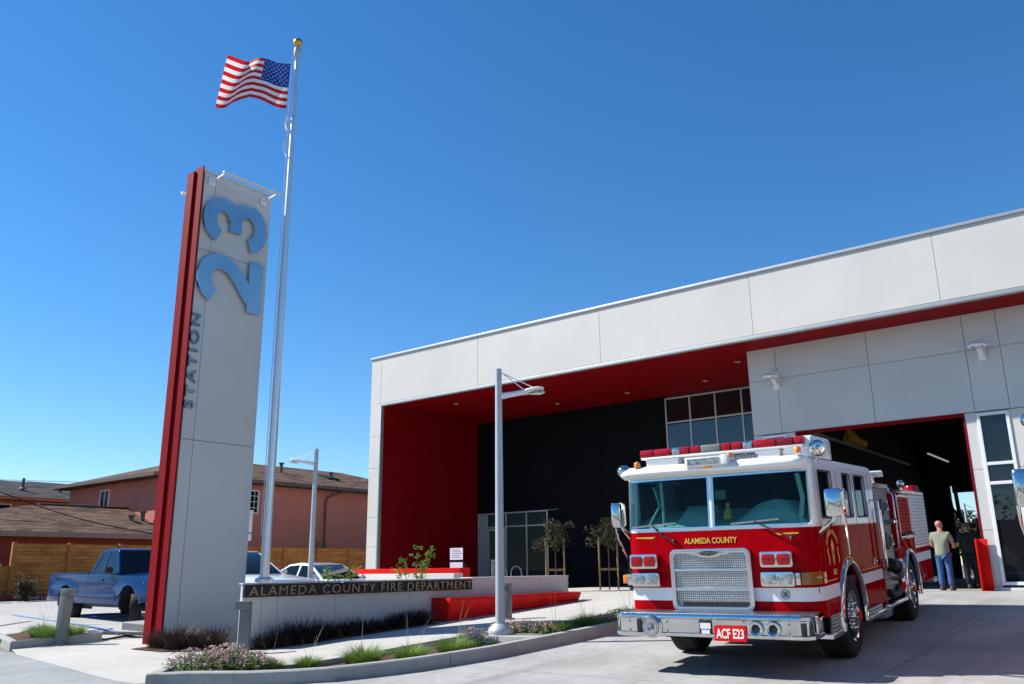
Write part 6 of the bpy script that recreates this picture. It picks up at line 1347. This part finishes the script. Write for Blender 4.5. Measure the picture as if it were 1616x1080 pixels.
# ------------------------------------------------------------------ people at the bay door
def person(label, loc, face, H, skin, shirt, trousers, arms, seed=0, hairm=None, jacket=True):
    """standing figure from one skinned skeleton; clothes are slightly larger skins over it. local: +y is forward"""
    k = H/1.75; t = thing('person', label, 'person', (0,0,0))
    def skinned(name, V, E, m, par, sub=2):
        me = bpy.data.meshes.new('sk'); me.from_pydata([Vector(v[:3])*k for v in V], E, []); ob = bpy.data.objects.new('sk', me); COL.objects.link(ob)
        ob.modifiers.new('s', 'SKIN'); sm = ob.modifiers.new('ss', 'SUBSURF'); sm.levels = sub; sm.render_levels = sub
        for i, v in enumerate(V):
            d = me.skin_vertices[0].data[i]; rx = v[3]; ry = v[4] if len(v) > 4 else v[3]; d.radius = (rx*k, ry*k); d.use_root = (i == 0)
        dg = bpy.context.evaluated_depsgraph_get(); nm = bpy.data.meshes.new_from_object(ob.evaluated_get(dg)); bpy.data.objects.remove(ob)
        nm.materials.clear(); nm.materials.append(m); nm.polygons.foreach_set('use_smooth', [True]*len(nm.polygons)); nm.name = name
        o = bpy.data.objects.new(name, nm); COL.objects.link(o); o.parent = par; WOFF[o.name] = Vector(); return o
    V = [(0,0,.98,.155,.11),(0,-.01,1.18,.15,.105),(0,-.02,1.38,.175,.11),(0,-.01,1.48,.06,.06),(0,.01,1.56,.062,.066),(0,.015,1.63,.078,.095),(0,.01,1.70,.062,.075)]
    E = [(0,1),(1,2),(2,3),(3,4),(4,5),(5,6)]
    hands = []
    for s in (-1, 1):
        n = len(V); el, ha = arms[0 if s < 0 else 1]
        V += [(s*.10,0,.90,.095),(s*.11,.01,.50,.062),(s*.115,-.02,.10,.045),(s*.13,.10,.04,.04,.03)]; E += [(0,n),(n,n+1),(n+1,n+2),(n+2,n+3)]
        m_ = len(V); V += [(s*.19,-.02,1.42,.062),(*el,.046),(*ha,.032)]; E += [(2,m_),(m_,m_+1),(m_+1,m_+2)]
        e = Vector(el); h = Vector(ha); d = (h-e).normalized(); sx = Vector((s,0,0)) - d*d.x*s; sx = sx.normalized() if sx.length > .1 else Vector((0,0,1)); hands.append((h, d, sx))
        pm = len(V); pc = h+d*.075; V.append((*pc,.036,.02)); E.append((m_+2, pm))
        for q, (off, ln) in enumerate(((-.030,.075),(-.010,.085),(.010,.08),(.028,.062))):
            f0_ = len(V); a = pc+sx*off*1.0+d*.03; cur = d.cross(sx)*.02; V += [(*a,.010),(*(a+d*ln*.6+cur*.4),.009),(*(a+d*ln+cur),.007)]; E += [(pm,f0_),(f0_,f0_+1),(f0_+1,f0_+2)]
        f0_ = len(V); a = h+d*.03-sx*.04; V += [(*a,.011),(*(a+d*.045-sx*.02),.009)]; E += [(m_+2,f0_),(f0_,f0_+1)]
    body = skinned('body', V, E, skin, t)
    V2 = [(0,0,.80,.20,.15),(0,0,.95,.20,.15),(0,-.01,1.18,.19,.14),(0,-.02,1.37,.195,.13),(0,-.015,1.47,.085,.075)]; E2_ = [(0,1),(1,2),(2,3),(3,4)]
    for s in (-1, 1):
        el, ha = arms[0 if s < 0 else 1]; n = len(V2); e = Vector(el); sh = Vector((s*.20,-.02,1.41)); V2 += [(*sh,.082),(*(sh+(e-sh)*.8),.066)]; E2_ += [(3,n),(n,n+1)]
    skinned('shirt', V2, E2_, shirt, t)
    V3 = [(0,0,.96,.165,.125)]; E3 = []
    for s in (-1, 1): n = len(V3); V3 += [(s*.10,0,.86,.108),(s*.112,.01,.50,.082),(s*.118,-.015,.09,.072)]; E3 += [(0,n),(n,n+1),(n+1,n+2)]
    skinned('trousers', V3, E3, trousers, t)
    for s in (-1, 1):
        mb = MB(); mb.loft([[(s*.12*k+x_*k, y_*k, z_*k) for x_, z_ in ((-w_,.0),(w_,.0),(w_,h_*.6),(w_*.6,h_),(-w_*.6,h_),(-w_,h_*.6))] for y_, w_, h_ in ((-.09,.035,.07),(-.05,.045,.10),(.04,.045,.09),(.12,.05,.065),(.18,.03,.045))]); mb.build('shoe', M['shoe'], t, smooth=60)
    for s in (-1, 1):
        mb = MB(); mb.sphere((s*.083*k,-.0,1.635*k),.028*k,8,(.4,.8,1.1)); mb.sphere((s*.032*k,.098*k,1.655*k),.010*k,8); mb.build('ear_eye', skin, body)
    mb = MB(); mb.sphere((0,.112*k,1.625*k),.016*k,8,(.8,1,1.4)); mb.build('nose', skin, body)
    mb = MB(); mb.sphere((0,-.022*k,1.685*k),.098*k,14,(.90,.92,.82))
    mb.v = [v if v.z > 1.60*k else Vector((v.x*.9, v.y*.9-.01, v.z)) for v in mb.v]
    mb.build('hair', hairm or M['hair'], body, smooth=60)
    t.location = loc; t.rotation_euler = (0,0,face); return t
person('man in an olive shirt and blue jeans seen from behind at the bay door', (-5.22,25.0,.61), R_(-8), 1.76, M['skin_pink'], M['olive'], M['jeans'], [((-.27,.03,1.14),(-.20,.28,1.08)),((.29,.02,1.14),(.21,.27,1.10))], hairm=M['skin_pink'])
person('man in a dark green shirt and dark trousers inside the bay', (-4.95,26.9,.61), R_(35), 1.78, M['skin'], M['navy'], M['dark_cloth'], [((-.27,.03,1.14),(-.14,.25,1.12)),((.29,.06,1.15),(.22,.28,1.16))])
person('person in dark clothes farther inside the bay beside the door jamb', (-4.75,29.6,.61), R_(80), 1.72, M['skin'], M['dark_cloth'], M['navy'], [((-.27,.0,1.12),(-.25,.12,.90)),((.28,.0,1.12),(.27,.12,.90))])
person('person in blue trousers deepest inside the bay behind the others', (-5.4,30.6,.61), R_(120), 1.68, M['skin'], M['navy'], M['jeans'], [((-.27,.0,1.12),(-.25,.12,.90)),((.28,.0,1.12),(.27,.12,.90))])
